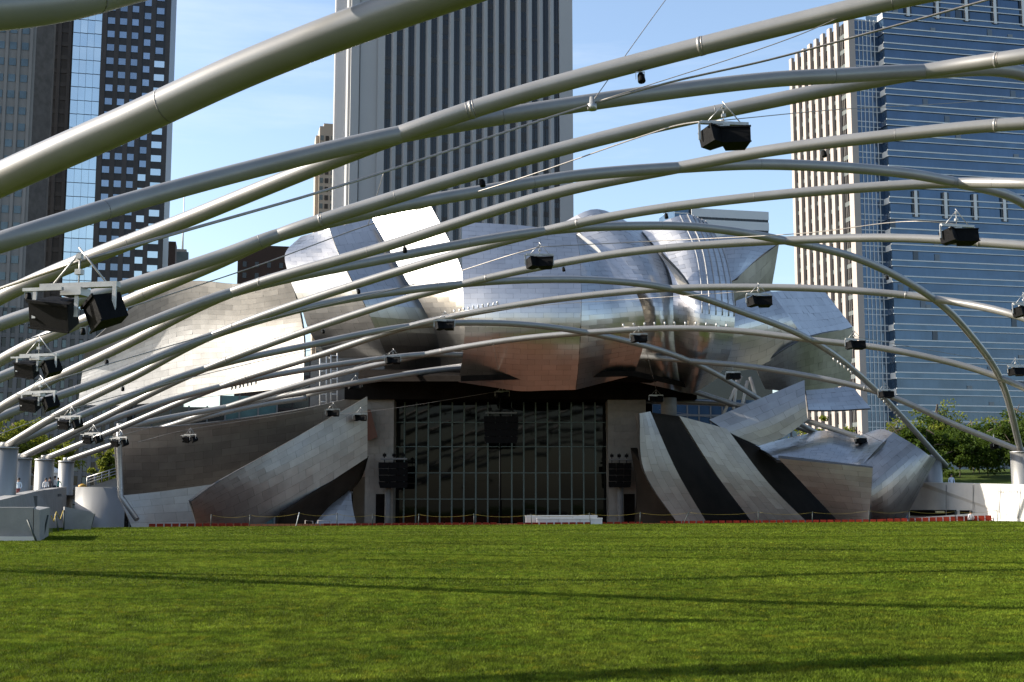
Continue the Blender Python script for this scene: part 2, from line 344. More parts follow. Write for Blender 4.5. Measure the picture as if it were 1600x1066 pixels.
# columns carrying the pipe ends
COLS = [((4,5), 'first stainless column from the left, cut by the left edge of the photo'), ((5,6), 'second stainless column from the left, behind the sloping wall'),
        ((6,7), 'third stainless column from the left, beside the white kiosk'), ((7,8), 'slim fourth column from the left, next to the curved wall'),
        ((8,3), 'sunlit column at the right edge above the white wall'), ((9,4), 'grey column just right of the silver shell end')]
for key, lab in COLS:
    p = NP[key] if key != (9,4) else U(1457, 716, 116.2); base = -3.2
    r = {4: .85, 5: .85, 6: .8, 7: .72, 8: .85, 9: .8}[key[0]]
    o = empty('trellis_column', (p.x, p.y, base), lab, 'column', 'columns carrying the pipe trellis')
    MB().tube([(0, 0, 0), (0, 0, p.z - base - .15)], r, 32).build('shaft', MAT['colm'], o)
    MB().tube([(0, 0, p.z - base - .15), (0, 0, p.z - base - .03)], r + .05, 32).build('cap', MAT['galv'], o)
    MB().tube([(0, 0, p.z - base - .03), (0, 0, p.z - base + .3)], [.34, .3], 16).build('pipe_shoe', MAT['pipe_end'], o)
# ------------------------------------------------------------------ bandshell of curved steel sheets
band = empty('bandshell', (0, 118, -3.1), 'silver bandshell of billowing stainless steel ribbons around a glazed stage', 'bandshell')
BO = Vector((0, 118, -3.1))
TILES = []
def cr1(P, t):
    n = len(P) - 1
    if n == 1: return P[0].lerp(P[1], t)
    t = min(max(t, 0), 1) * n; i = min(int(t), n - 1); f = t - i
    p1, p2 = P[i], P[i + 1]; p0 = P[i - 1] if i > 0 else p1 * 2 - p2; p3 = P[i + 2] if i + 2 <= n else p2 * 2 - p1
    return (p1 * 2 + (p2 - p0) * f + (p0 * 2 - p1 * 5 + p2 * 4 - p3) * f * f + (p1 * 3 - p0 - p2 * 3 + p3) * f ** 3) * .5
class Patch:
    def __init__(s, rows): s.P = [[U(*c) for c in r] for r in rows]
    def S(s, u, v): return cr1([cr1(r, u) for r in s.P], v)
    def N(s, u, v, e=.004):
        a = s.S(min(u + e, 1), v) - s.S(max(u - e, 0), v); b = s.S(u, min(v + e, 1)) - s.S(u, max(v - e, 0))
        n = a.cross(b)
        return n.normalized() if n.length > 1e-12 else Vector((0, -1, 0))
def shell(rows, tw=1.5, th=.62, label=None, tiles=True, mat='steel', res=(14, 14), stagger=.5, name='shell', thick=.22, jit=.007, back='steel_dk', flipuv=False):
    pt = Patch(rows)
    c = pt.S(.5, .5); sgn = 1 if pt.N(.5, .5).dot(Vector((0, 0, EYE)) - c) > 0 else -1
    nu, nv = res; b = MB()
    front = []; rear = []
    for j in range(nv + 1):
        for i in range(nu + 1):
            p = pt.S(i / nu, j / nv); n = pt.N(i / nu, j / nv) * sgn
            front.append(p - n * (.06 if tiles else 0) - BO); rear.append(p - n * thick - BO)
    k = nu + 1; nn = len(front)
    q = [(j * k + i, j * k + i + 1, (j + 1) * k + i + 1, (j + 1) * k + i) for j in range(nv) for i in range(nu)]
    if sgn < 0: q = [f[::-1] for f in q]
    b.add(front + rear, q + [tuple(x + nn for x in f[::-1]) for f in q], True)
    rim = [j * k for j in range(nv + 1)], [j * k + nu for j in range(nv + 1)], list(range(k)), [nv * k + i for i in range(k)]
    for ln in rim:
        for x, y in zip(ln, ln[1:]): b.f.append((x, y, y + nn, x + nn)); b.sm.append(False)
    o = b.build(name, MAT[back if tiles else mat], band)
    if label: o['label'] = label
    if not tiles: return o
    Lu = sum((pt.S((i + 1) / 10, .5) - pt.S(i / 10, .5)).length for i in range(10)); Lv = sum((pt.S(.5, (i + 1) / 10) - pt.S(.5, i / 10)).length for i in range(10))
    if flipuv: tw, th = th, tw
    nu = max(1, round(Lu / tw)); nv = max(1, round(Lv / th)); gu = .007 / max(Lu, .1); gv = .006 / max(Lv, .1)
    lines = []
    if not flipuv:
        for j in range(nv):
            off = (j * stagger) % 1
            us = sorted({0.0, 1.0} | {(i + off) / nu for i in range(nu + 1) if 0 < (i + off) / nu < 1})
            lines += [(u0, u1, j / nv, (j + 1) / nv) for u0, u1 in zip(us, us[1:])]
    else:
        for i in range(nu):
            off = (i * stagger) % 1
            vs_ = sorted({0.0, 1.0} | {(j + off) / nv for j in range(nv + 1) if 0 < (j + off) / nv < 1})
            lines += [(i / nu, (i + 1) / nu, v0, v1) for v0, v1 in zip(vs_, vs_[1:])]
    for u0, u1, v0, v1 in lines:
        u0 += gu; u1 -= gu; v0 += gv; v1 -= gv
        if u1 - u0 < gu or v1 - v0 < gv: continue
        a, d, e = RNG.gauss(0, jit), RNG.gauss(0, jit), RNG.gauss(0, jit * .6)
        vs = []
        for jj in range(3):
            for ii in range(4):
                s_, t_ = ii / 3, jj / 2; u = u0 + (u1 - u0) * s_; v = v0 + (v1 - v0) * t_
                lift = .022 + a * (s_ - .5) + d * (t_ - .5) + e * 4 * (s_ - .5) * (t_ - .5) * 2
                vs.append(pt.S(u, v) + pt.N(u, v) * sgn * lift - BO)
        fs = [(j * 4 + i, j * 4 + i + 1, (j + 1) * 4 + i + 1, (j + 1) * 4 + i) for j in range(2) for i in range(3)]
        if sgn < 0: fs = [f[::-1] for f in fs]
        pp = [proj(vs[i] + BO) for i in (0, 3, 11, 8)]
        ar = abs(sum(pp[i][0] * pp[(i + 1) % 4][1] - pp[(i + 1) % 4][0] * pp[i][1] for i in range(4))) / 2
        TILES.append((ar, vs, fs, o, mat))
    return o
# left far wing
D = [144.5, 142.8, 140.2, 136.6, 131.2]
top = [(134,541), (205,482), (287,441), (375,444), (453,431)]; bot = [(122,633), (200,633), (290,624), (380,614), (474,604)]
rows = []
for t, dd in ((0, -1.0), (.33, .3), (.62, .5), (1, .4)):
    rows.append([(a[0] + (b[0] - a[0]) * t + (10 * t * (1 - t) * 4 if k == 4 else 0), a[1] + (b[1] - a[1]) * t, D[k] + dd) for k, (a, b) in enumerate(zip(top, bot))])
shell(rows, 2.3, .62, 'broad left wing of pale steel sheet', mat='steel_muted', jit=.004, res=(28, 16))
# left bulge, three strips
e0 = [(470,370), (446,396), (452,432), (470,478), (489,527), (545,592)]
e1 = [(515,357), (528,393), (547,432), (568,472), (592,526), (618,588)]
e2 = [(582,342), (606,386), (634,436), (660,478), (684,530), (690,580)]
e3 = [(655,288), (702,376), (722,424), (730,476), (732,530), (731,590)]
oz = [6.0, 3.0, .8, 0, 1.0, 3.8]
def strips(ea, eb, da, db, ozz=oz, bulge=0, **k):
    rows = []
    for a, b, z in zip(ea, eb, ozz): rows.append([(a[0], a[1], da + z), ((a[0] + b[0]) / 2, (a[1] + b[1]) / 2, (da + db) / 2 + z - bulge), (b[0], b[1], db + z)])
    return shell(rows, **k)
strips(e0, e1, 128.0, 124.6, label='bright left facet of the left bulge', tw=1.5, th=.7)
strips(e1, e2, 123.8, 125.4, label='blue grey middle strip of the left bulge', tw=1.0, th=1.6)
strips(e2, e3, 124.2, 120.2, label='bright right facet of the left bulge', tw=1.5, th=.7)
# centre canopy
c0 = [(722,347), (722,395), (723,448), (726,500), (724,548), (716,597)]
c1 = [(808,352), (811,397), (813,448), (814,500), (813,555), (812,611)]
c2 = [(899,362), (906,400), (908,448), (908,500), (905,556), (900,609)]
c3 = [(903,364), (948,404), (986,444), (1006,492), (1005,540), (990,586)]
cz = [8.2, 4.0, .9, 0, 1.3, 3.9]
rows = [[(a[0], a[1], 110.9 + z), ((a[0] + b[0]) / 2, (a[1] + b[1]) / 2, 109.9 + z), (b[0], b[1], 109.2 + z), ((b[0] + c[0]) / 2, (b[1] + c[1]) / 2, 108.6 + z), (c[0], c[1], 108.3 + z)] for a, b, c, z in zip(c0, c1, c2, cz)]
shell(rows, 1.3, .6, 'broad smooth front of the central canopy', res=(24, 18), jit=.004)
strips(c2, c3, 108.2, 109.6, cz, bulge=-1.0, label='hollow blue fold of the central canopy', tw=1.3, th=.6)
# hump behind the fold and the ribbed right bulge
h0 = [(872,352), (925,386), (972,430), (1001,480), (988,530), (972,592)]
hm = [(934,327), (985,380), (1015,434), (1030,482), (1032,536), (1038,606)]
h1 = [(1003,360), (1034,400), (1050,440), (1052,482), (1054,535), (1064,613)]
rows = [[(a[0], a[1], 112.5 + z), (m[0], m[1], 111.5 + z), (b[0], b[1], 113.2 + z)] for a, m, b, z in zip(h0, hm, h1, [9, 5, 1.6, 0, 1.0, 4.5])]
shell(rows, 1.3, .6, 'rounded hump of the canopy right of centre')
r1 = [(1068,336), (1090,385), (1100,440), (1102,490), (1098,545), (1085,613)]
r2 = [(1103,346), (1129,387), (1143,440), (1148,495), (1141,550), (1122,590)]
rows = [[(a[0], a[1], 112.6 + z), (m[0], m[1], 110.6 + z), (b[0], b[1], 112.8 + z * 1.15)] for a, m, b, z in zip(h1, r1, r2, [9, 5, 1.6, 0, 1.0, 5.0])]
rib_shell = shell(rows, 1.2, .6, 'ribbed right bulge of the canopy')
pr = Patch(rows)
for u in (.45, .56, .67, .78, .89, .985):
    pts = [pr.S(u, v / 20) + pr.N(u, v / 20) * (1 if pr.N(.5, .5).y < 0 else -1) * .06 - BO for v in range(0, 13)]
    MB().tube(pts, .05, 6).build('standing_seam', MAT['galv'], band)
# return edge in the fold, sunlight imitated in white colour; dark blue fold
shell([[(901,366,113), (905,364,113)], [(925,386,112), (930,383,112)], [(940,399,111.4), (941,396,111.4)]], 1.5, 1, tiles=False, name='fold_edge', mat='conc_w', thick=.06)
shell([[(1026,392,113.4), (1032,396,113)], [(1052,430,113), (1072,440,112)], [(1078,480,112), (1096,492,111.4)]], 1.2, .6, 'narrow dark fold')
# right hand sheets
shell([[(1112,372,126), (1165,364,127), (1217,380,128)], [(1125,402,124.5), (1158,400,125), (1186,402,126)], [(1141,440,123.5), (1146,438,123.6), (1152,434,123.8)]], 1.4, .6, 'pointed sheet beside the ribbed bulge')
shell([[(1142,441,123.6), (1181,408,126), (1217,381,128)], [(1145,470,125), (1180,446,127), (1212,412,129)], [(1148,490,126.5), (1182,464,128.5), (1206,446,130)]], 2, 1, 'dark gold underside of the pointed sheet', jit=.004, mat='steel_muted')
shell([[(1150,470,117), (1180,460,118), (1204,455,119)], [(1143,520,115.5), (1190,508,117), (1232,494,118)], [(1122,580,117), (1182,574,118), (1258,529,118.5)]], 1.4, .62, 'silver sheet right of the ribbed bulge')
shell([[(1203,456,119), (1245,454,123), (1288,455,127)], [(1228,490,118.3), (1270,490,122.3), (1312,486,126.3)], [(1254,528,118), (1296,521,122), (1332,511,126)]], 1.2, .9, 'blue sheet at the upper right')
shell([[(1182,575,118.4), (1257,530,118.2), (1332,512,126)], [(1188,592,120.5), (1258,572,121), (1331,556,127.5)], [(1196,608,122.5), (1259,613,123), (1327,601,129)]], 1.3, .8, 'olive underside of the right sheets', jit=.006, mat='steel_muted')
shell([[(1259,610,119), (1296,607,120), (1331,603,121)], [(1261,628,117.5), (1302,625,118.5), (1346,621,119.5)], [(1263,641,117), (1310,641,118), (1361,638,119)]], 1.3, .6, 'small blue sheet at the lower right')
shell([[(1108,656,114), (1180,626,114.5), (1257,594,115)], [(1140,676,113.4), (1200,655,113.6), (1259,626,114)], [(1186,697,113.6), (1224,683,113.8), (1262,656,114)]], 1.4, .7, 'pale triangular sheet over the right ribbons', mat='steel_muted')
# right ribbons beside the stage
def ribbon(L, R, dl, dr, label, tw=1.4, th=.75, mid=0, **k):
    k.setdefault('thick', .7)
    rows = [[(a[0], a[1], x), ((a[0] + b[0]) / 2, (a[1] + b[1]) / 2, (x + y) / 2 + mid), (b[0], b[1], y)] for a, b, x, y in zip(L, R, dl, dr)]
    return shell(rows, tw, th, label, **k)
ribbon([(999,646), (1007,737), (1066,828)], [(1016,643), (1058,737), (1111,828)], [113.8, 114.2, 115.4], [114.4, 114.6, 115.8], 'left silver ribbon right of the stage', flipuv=True, mat='steel_muted')
ribbon([(1061,650), (1121,744), (1186,830)], [(1136,670), (1200,754), (1275,830)], [112.2, 112.4, 113.2], [112.4, 112.4, 112.8], 'middle leaning ribbon right of the stage', flipuv=True, mat='steel_muted')
ribbon([(1216,716), (1263,765), (1323,828)], [(1364,731), (1361,775), (1357,828)], [109.8, 110.3, 111.2], [108.4, 108.9, 109.6], 'square ended ribbon on the right', tw=1.6, th=.6, mat='steel_muted')
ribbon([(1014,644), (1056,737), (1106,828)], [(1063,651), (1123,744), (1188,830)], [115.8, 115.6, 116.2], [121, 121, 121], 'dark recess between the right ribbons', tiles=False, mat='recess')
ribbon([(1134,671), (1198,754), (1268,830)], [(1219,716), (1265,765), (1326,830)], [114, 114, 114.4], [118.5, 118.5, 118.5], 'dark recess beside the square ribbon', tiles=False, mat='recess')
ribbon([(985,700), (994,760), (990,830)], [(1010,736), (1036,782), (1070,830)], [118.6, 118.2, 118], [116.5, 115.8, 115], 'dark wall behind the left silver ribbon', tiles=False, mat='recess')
shell([[(1176,697,120), (1246,682,121.5), (1291,673,122.5), (1333,682,121.5), (1375,671,120.5), (1397,677,115.5)],
       [(1196,706,114.5), (1240,698,114.5), (1290,692,114.6), (1328,699,114.4), (1355,697,113.6), (1378,694,112.4)],
       [(1214,719,113), (1244,722,112.6), (1275,726,112.4), (1306,730,112), (1326,733,111.4), (1342,733,110.8)]], 1.0, .7, 'dark blue rounded cover behind the square ribbon', res=(22, 12))
shell([[(1340,729,110.9), (1367,702,112.4), (1396,676,114.2)], [(1352,768,109.2), (1392,735,109.8), (1434,699,112.4)], [(1357,800,109.8), (1396,780,110), (1452,712,112.2)], [(1358,830,112.2), (1402,826,112.6), (1463,717,113.2)]], 1.7, .75, 'rounded silver end of the right wing', mat='steel_muted')
# left wall and ribbons
rows = [[(177,670,111), (275,666,114), (375,655,117), (475,639,120), (576,616,122.5)], [(180,705,111.6), (275,702,115), (375,690,118.2), (475,676,121), (576,655,122.8)],
        [(183,742,112.8), (275,740,116.5), (375,728,119.6), (475,715,122), (576,700,123)], [(186,777,114.5), (275,768,118), (375,758,121), (475,750,123), (576,745,123.4)]]
shell(rows, 1.7, .75, 'long dark curved wall left of the stage', res=(20, 14), mat='steel_muted')
shell([[(184,775,113.2), (250,768,114.4), (338,756,115.5)], [(196,800,113.2), (255,795,114.4), (335,790,115.5)], [(208,830,113.3), (262,830,114.5), (338,830,115.6)]], 1.7, .75, 'low pale strip under the dark left wall', mat='steel_muted')
shell([[(298,784,105.6), (338,755,108.8), (420,708,114.0), (500,662,117.4), (574,620,119.6)], [(303,803,107.6), (355,780,110.6), (430,744,114.4), (505,706,117.4), (574,668,119.7)], [(309,832,111.0), (372,838,113.4), (438,803,115.4), (505,760,117.7), (574,715,120.0)]],
      1.5, .75, 'broad pale ribbon rising to the stage left corner', res=(20, 12), mat='steel_muted')
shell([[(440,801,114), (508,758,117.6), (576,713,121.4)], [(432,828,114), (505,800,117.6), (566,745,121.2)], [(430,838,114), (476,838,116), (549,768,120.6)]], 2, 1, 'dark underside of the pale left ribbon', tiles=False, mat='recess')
shell([[(546,767,119.4), (547,767.5,119.2), (548,768,119)], [(508,796,118), (528,797,117.6), (552,798,118)], [(462,828,116.6), (508,829,116.6), (560,830,117)]], 1.3, .6, 'small pale triangle at the stage left corner', mat='steel_muted')
# split tiles: the 300 largest as panels of their own, the rest joined
TILES.sort(key=lambda t: -t[0])
for ar, vs, fs, o, m in TILES[:300]:
    MB().add(vs, fs, True).build('steel_panel', MAT[m], o)
b = MB()
mi = []
for ar, vs, fs, o, m in TILES[300:]: b.add(vs, fs, True); mi += [1 if m == 'steel_muted' else 0] * len(fs)
o = b.build('steel_cladding', MAT['steel'], band); o.data.materials.append(MAT['steel_muted']); o.data.polygons.foreach_set('material_index', mi)
tag(o, 'smaller steel panels of the shells', None, None, 'stuff')
# ---- stage house, proscenium, glass front
def W(p): return Vector(p) - BO
def slab(name, a, b, mat, parent=None):   # axis box from world corners
    return MB().box(W(a), W(b)).build(name, mat, parent or band)
GD = 125.0
gx0, gx1 = U(613, 700, GD).x, U(949, 700, GD).x; gz0, gz1 = -3.1, U(800, 622, GD).z
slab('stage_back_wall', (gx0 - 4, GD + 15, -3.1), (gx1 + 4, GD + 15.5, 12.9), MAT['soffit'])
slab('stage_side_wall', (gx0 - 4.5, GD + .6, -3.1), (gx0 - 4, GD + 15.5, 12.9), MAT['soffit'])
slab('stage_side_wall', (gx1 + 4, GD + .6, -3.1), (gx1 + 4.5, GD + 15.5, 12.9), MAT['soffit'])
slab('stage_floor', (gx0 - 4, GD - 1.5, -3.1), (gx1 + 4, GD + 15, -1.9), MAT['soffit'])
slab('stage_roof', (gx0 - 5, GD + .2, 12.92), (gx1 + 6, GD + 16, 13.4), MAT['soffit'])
lx0 = U(571, 700, 122).x; lx1 = U(615, 700, 122).x
# proscenium walls as staggered panels over a core
def panel_wall(x0, x1, y, z0, z1, nm, nc, nr):
    o = slab(nm, (x0, y, z0), (x1, y + 2.6, z1), MAT['wallp'])
    wd = (x1 - x0) / nc; hd = (z1 - z0) / nr
    for j in range(nr):
        xs = [x0] + [x0 + (i + (.5 if j % 2 else 0)) * wd for i in range(1 if not j % 2 else 0, nc)] + [x1]
        xs = sorted(set(round(q, 4) for q in xs))
        for a, b_ in zip(xs, xs[1:]):
            if b_ - a < .05: continue
            e = RNG.uniform(0, .012)
            MB().box(W((a + .012, y - .05 - e, z0 + j * hd + .012)), W((b_ - .012, y - .004, z0 + (j + 1) * hd - .012))).build('wall_panel', MAT['wallp'], o)
panel_wall(lx0, lx1, 122, -3.1, U(590, 603, 122).z, 'proscenium_wall', 3, 22)
rx0 = U(950, 700, 122).x; rx1 = U(1010, 700, 122).x
panel_wall(rx0, rx1, 122, -3.1, U(970, 620, 122).z, 'proscenium_wall', 3, 22)
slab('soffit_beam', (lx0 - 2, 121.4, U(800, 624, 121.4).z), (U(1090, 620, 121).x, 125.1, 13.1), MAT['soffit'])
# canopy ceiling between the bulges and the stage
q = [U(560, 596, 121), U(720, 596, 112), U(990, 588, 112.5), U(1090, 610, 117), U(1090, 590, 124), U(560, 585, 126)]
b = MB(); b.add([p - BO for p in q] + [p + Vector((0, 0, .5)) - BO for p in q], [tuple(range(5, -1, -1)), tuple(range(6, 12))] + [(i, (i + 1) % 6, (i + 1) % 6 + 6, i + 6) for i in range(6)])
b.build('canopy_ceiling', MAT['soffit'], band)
MB().add([p - BO for p in (U(573, 640, 121.2), U(579, 640, 121.2), U(590, 683, 121.2), U(572, 690, 121.2), U(573, 640, 121.8), U(579, 640, 121.8), U(590, 683, 121.8), U(572, 690, 121.8))],
    [(0,1,2,3),(7,6,5,4),(0,4,5,1),(1,5,6,2),(2,6,7,3),(3,7,4,0)]).build('wood_fin', MAT['wood'], band)
slab('stage_door', (U(587, 800, 121.9).x, 121.88, -3.1), (U(602, 800, 121.9).x, 121.94, U(590, 772, 121.9).z), MAT['soffit'])
slab('stage_door', (U(975, 800, 121.9).x, 121.88, -3.1), (U(992, 800, 121.9).x, 121.94, U(590, 772, 121.9).z), MAT['soffit'])
for px in (606, 969):
    p = U(px, 760, 121.2); MB().tube([W((p.x, 121.2, -3.1)), W((p.x, 121.2, U(px, 745, 121.2).z))], .28, 14).build('downpipe', MAT['conc_dk'], band)
# glass wall: panes between mullions, each a hair out of plane
nx = 18; bx = (gx1 - gx0) / nx; zr = [gz0, U(800, 780, GD).z, U(800, 739, GD).z, U(800, 698, GD).z, U(800, 660, GD).z, gz1]
gw = MB().box(W((gx0 - .15, GD + .12, gz0)), W((gx0, GD + .4, gz1))).box(W((gx1, GD + .12, gz0)), W((gx1 + .15, GD + .4, gz1))).build('glass_wall_frame', MAT['mull'], band)
for i in range(nx):
    for a, c in zip(zr, zr[1:]):
        t1, t2 = RNG.gauss(0, .005), RNG.gauss(0, .004)
        x0, x1 = gx0 + i * bx + .04, gx0 + (i + 1) * bx - .04
        p = [(x0, GD + .2 - t1 - t2, a + .03), (x1, GD + .2 + t1 - t2, a + .03), (x1, GD + .2 + t1 + t2, c - .03), (x0, GD + .2 - t1 + t2, c - .03)]
        MB().hexa([W(v) for v in p] + [W((v[0], v[1] + .03, v[2])) for v in p]).build('pane', MAT['glass'], gw)
for i in range(1, nx): MB().box(W((gx0 + i * bx - .07, GD, gz0)), W((gx0 + i * bx + .07, GD + .25, gz1))).build('mullion', MAT['mull'], gw)
for z in zr[1:-1]: MB().box(W((gx0, GD + .05, z - .04)), W((gx1, GD + .28, z + .04))).build('transom', MAT['mull'], gw)
# tan steel props behind the right sheets
for a, c in (((1158,588),(1130,648)), ((1168,596),(1158,640)), ((1152,590),(1146,640)), ((1172,590),(1186,640))):
    MB().tube([U(*a, 123) - BO, U(*c, 121.5) - BO], .16, 10).build('prop', MAT['conc_w'], band)
MB().tube([U(187, 662, 110.6) - BO, U(186, 700, 110.8) - BO, U(189, 776, 112.2) - BO, U(214, 812, 111.2) - BO], .24, 10).build('edge_pipe', MAT['galv'], band)
MB().tube([U(1045, 622, 121) - BO, U(1045, 652, 121) - BO], .75, 20).build('right_stub_column', MAT['conc'], band)
# scaffolding ladder frames glimpsed left of the stage
for px in (500, 517):
    b = MB()
    for x in (px, px + 10):
        b.tube([U(x, 552, 126) - BO, U(x, 645, 126) - BO], .07, 6)
    for y in range(556, 645, 12): b.tube([U(px, y, 126) - BO, U(px + 10, y, 126) - BO], .05, 6)
    b.build('ladder_frame', MAT['white'], band)
slab('left_back_wall', (U(485, 600, 127).x, 127, -3.1), (U(600, 600, 127).x, 128, U(540, 560, 127).z), MAT['conc_dk'])
# speaker arrays on the stage
def array(px, py, wpx, hpx, d, label, cable_to=None):
    o = empty('line_array', U(px, py + hpx / 2, d), label, 'loudspeaker array'); base = o.location.copy()
    sc = d / F; wd, hd = wpx * sc, hpx * sc; nc = 3
    for i in range(nc):
        x0 = -wd / 2 + i * wd / nc
        for j in range(4):
            z0 = j * hd / 4; ins = .05 * (3 - j) * wd / 3
            MB().hexa([Vector(v) for v in ((x0 + .02 + ins * (1 - i * .9), -.5 - .1 * j, z0 + .004), (x0 + wd / nc - .004 + ins * (1 - i * .9 - .2), -.5 - .1 * j, z0 + .02), (x0 + wd / nc - .02, -.55 - .1 * j, z0 + hd / 4 - .02), (x0 + .02, -.55 - .1 * j, z0 + hd / 4 - .02),
                 (x0 + .1, .4, z0 + .05), (x0 + wd / nc - .1, .4, z0 + .05), (x0 + wd / nc - .1, .4, z0 + hd / 4 - .05), (x0 + .1, .4, z0 + hd / 4 - .05))]).build('speaker_box', MAT['black'], o)
    MB().box((-wd / 2 * .9, -.3, hd + .25), (wd / 2 * .9, .3, hd + .4)).build('rigging_frame', MAT['conc_dk'], o)
    b = MB()
    for x in (-wd * .32, 0, wd * .32): b.tube([(x, 0, hd), (x, 0, hd + (1.4 if cable_to else .9))], .04, 6); b.box((x - .16, -.16, hd + .55), (x + .16, .16, hd + .8))
    b.build('chain_hoist', MAT['black'], o)
    if cable_to:
        z = U(px, cable_to, d).z - base.z
        MB().tube([(-.1, 0, hd), (-.1, 0, z)], .07, 6).tube([(-.1, 0, 0), (-.1, 0, -9)], .07, 6).build('cable_drop', MAT['black'], o)
array(615, 743, 46, 40, 120.6, 'black loudspeaker array left of the stage glass')
array(968, 743, 36, 38, 120.6, 'black loudspeaker array right of the stage glass')
array(783, 672, 54, 42, 119, 'black loudspeaker array hanging before the middle of the glass', 600)
# ------------------------------------------------------------------ red seats along the top row of the bowl
def seat_mesh():
    b = MB(); b.box((-.23, .26, .40), (.23, .34, .82)); b.box((-.23, -.16, .38), (.23, .24, .45)); b.box((-.06, .0, .0), (.06, .12, .379)); b.box((-.26, -.1, .56), (-.235, .22, .6)); b.box((.235, -.1, .56), (.26, .22, .6))
    me = b.mesh('seat', MAT['red']); return me
SM = seat_mesh()
SEG = [(248, 392, 'red seat in the top row before the dark left wall', .30), (516, 776, 'red seat in the top row before the left half of the stage glass', .36),
       (813, 996, 'red seat in the top row around the white cases', .38), (1032, 1366, 'red seat in the top row before the right ribbons', .33), (1370, 1556, 'red seat in the top row below the white wall', .08)]
for a, c, lab, sink in SEG:
    px = a
    while px < c:
        e = lawn_edge(px); q = Vector((e.x, e.y, 0)).normalized(); p = e + q * 1.75
        s = sink if px < 1370 else .30 - .26 * (px - 1370) / 186
        o = link('red_seat', SM, None, (p.x, p.y, e.z - s - .30), (0, 0, math.pi + math.atan2(-q.x, q.y) + RNG.uniform(-.03, .03)))
        tag(o, lab, 'seat', 'red seats in the top row: ' + lab[len('red seat in the top row '):])
        px += .56 / e.y * F * .985
# lower rows, only their mass shows in the steel
b = MB()
for r in range(1, 21):
    dd = 1.75 + r * .98; z = -.5 - (dd - 1.25) / 20.75 * 2.6
    for px in range(330, 1430, 9):
        if r % 8 == 0: continue
        e = lawn_edge(px); q = Vector((e.x, e.y, 0)).normalized(); p = e + q * dd; t = Vector((q.y, -q.x, 0))
        A = p - t * .2; B_ = p + t * .2
        b.add([(A.x, A.y, z + .1), (B_.x, B_.y, z + .1), (B_.x - q.x * .1, B_.y - q.y * .1, z + .75), (A.x - q.x * .1, A.y - q.y * .1, z + .75), (A.x + q.x * .4, A.y + q.y * .4, z + .45), (B_.x + q.x * .4, B_.y + q.y * .4, z + .45)], [(0,1,2,3), (0,4,5,1)])
tag(b.build('lower_seat_rows', M_('dull_red_seat', (.34, .115, .04), .55, 0, var=.2, vscale=4)), 'rows of red seats filling the sunken bowl', 'seats', None, 'stuff')
# ------------------------------------------------------------------ rope fence on the lawn edge
posts = [(341,0,.9), (400,0,.85), (470,5,1.0), (533,0,.95), (587,0,.85), (657,1,.85), (742,0,.85), (830,-1,.8), (920,-2,.85), (995,1,.9), (1061,9,.9), (1176,0,.9), (1258,1,.85), (1345,0,.95), (1407,0,.9), (1477,0,.85), (1541,0,.95)]
tops = []; PW = {341: 'before the left dark wall', 400: 'at the foot of the pale left ribbon', 470: 'leaning pale, left of the small triangle', 533: 'before the small pale triangle', 587: 'before the left stage door', 657: 'at the left end of the glass', 742: 'before the left half of the glass',
 830: 'behind the left end of the white cases', 920: 'before the right part of the white cases', 995: 'between the array and the left silver ribbon', 1061: 'leaning right at the foot of the left silver ribbon', 1176: 'at the foot of the middle ribbon', 1258: 'in the dark recess beside the square ribbon',
 1345: 'before the square ended ribbon', 1407: 'at the tip of the rounded silver end', 1477: 'left of the seated person', 1541: 'right of the seated person'}
for px, lean, h in posts:
    e = lawn_edge(px); e = e + Vector((0, -.6, 0)); e.z = lawn_z(e.x, e.y)
    t = e + Vector((lean * .05, 0, h)); tops.append(t + Vector((0, 0, -.06)))
    b = MB(); b.tube([(0, 0, -.1), t - e], .03, 8)
    o = b.build('fence_stake', MAT['white'] if px == 470 else MAT['stake'], None, loc=e)
    tag(o, 'thin rope fence stake ' + PW[px], 'stake', 'stakes of the rope fence')
b = MB()
for a, c in zip(tops, tops[1:]):
    b.tube([a.lerp(c, k / 8) + Vector((0, 0, -.35 * 4 * (k / 8) * (1 - k / 8) * .5)) for k in range(9)], .009, 5)
tag(b.build('fence_rope', MAT['rope']), 'yellow rope strung between stakes along the lawn edge', 'rope')
for (x0, y0), (x1, y1), d, lab in (((58,843),(43,812),56.5,'green stake leaning left before the concrete block'), ((63,838),(63,806),60,'upright green stake at the block corner'), ((67,836),(75,805),62,'stake leaning right at the block corner'), ((92,824),(86,803),78,'stake leaning left beside the ramp opening'), ((100,822),(100,797),82,'upright stake at the wedge wall'), ((141,821),(148,803),86,'stake leaning right at the end of the wedge wall')):
    a = U(x0, y0, d); a.z = lawn_z(a.x, a.y) - .05; c = U(x1, y1, d)
    tag(MB().tube([(0, 0, 0), c - a], .045, 8).build('fence_stake', MAT['stake'], None, loc=a), lab, 'stake', 'stakes by the left ramp')
b = MB(); b.tube([U(80, 806, 74), U(84, 815, 76), U(88, 800, 78), U(94, 812, 80), U(99, 798, 82)], .03, 6); tag(b.build('yellow_rope', MAT['rope']), 'short yellow rope hanging between stakes by the left ramp', 'rope')
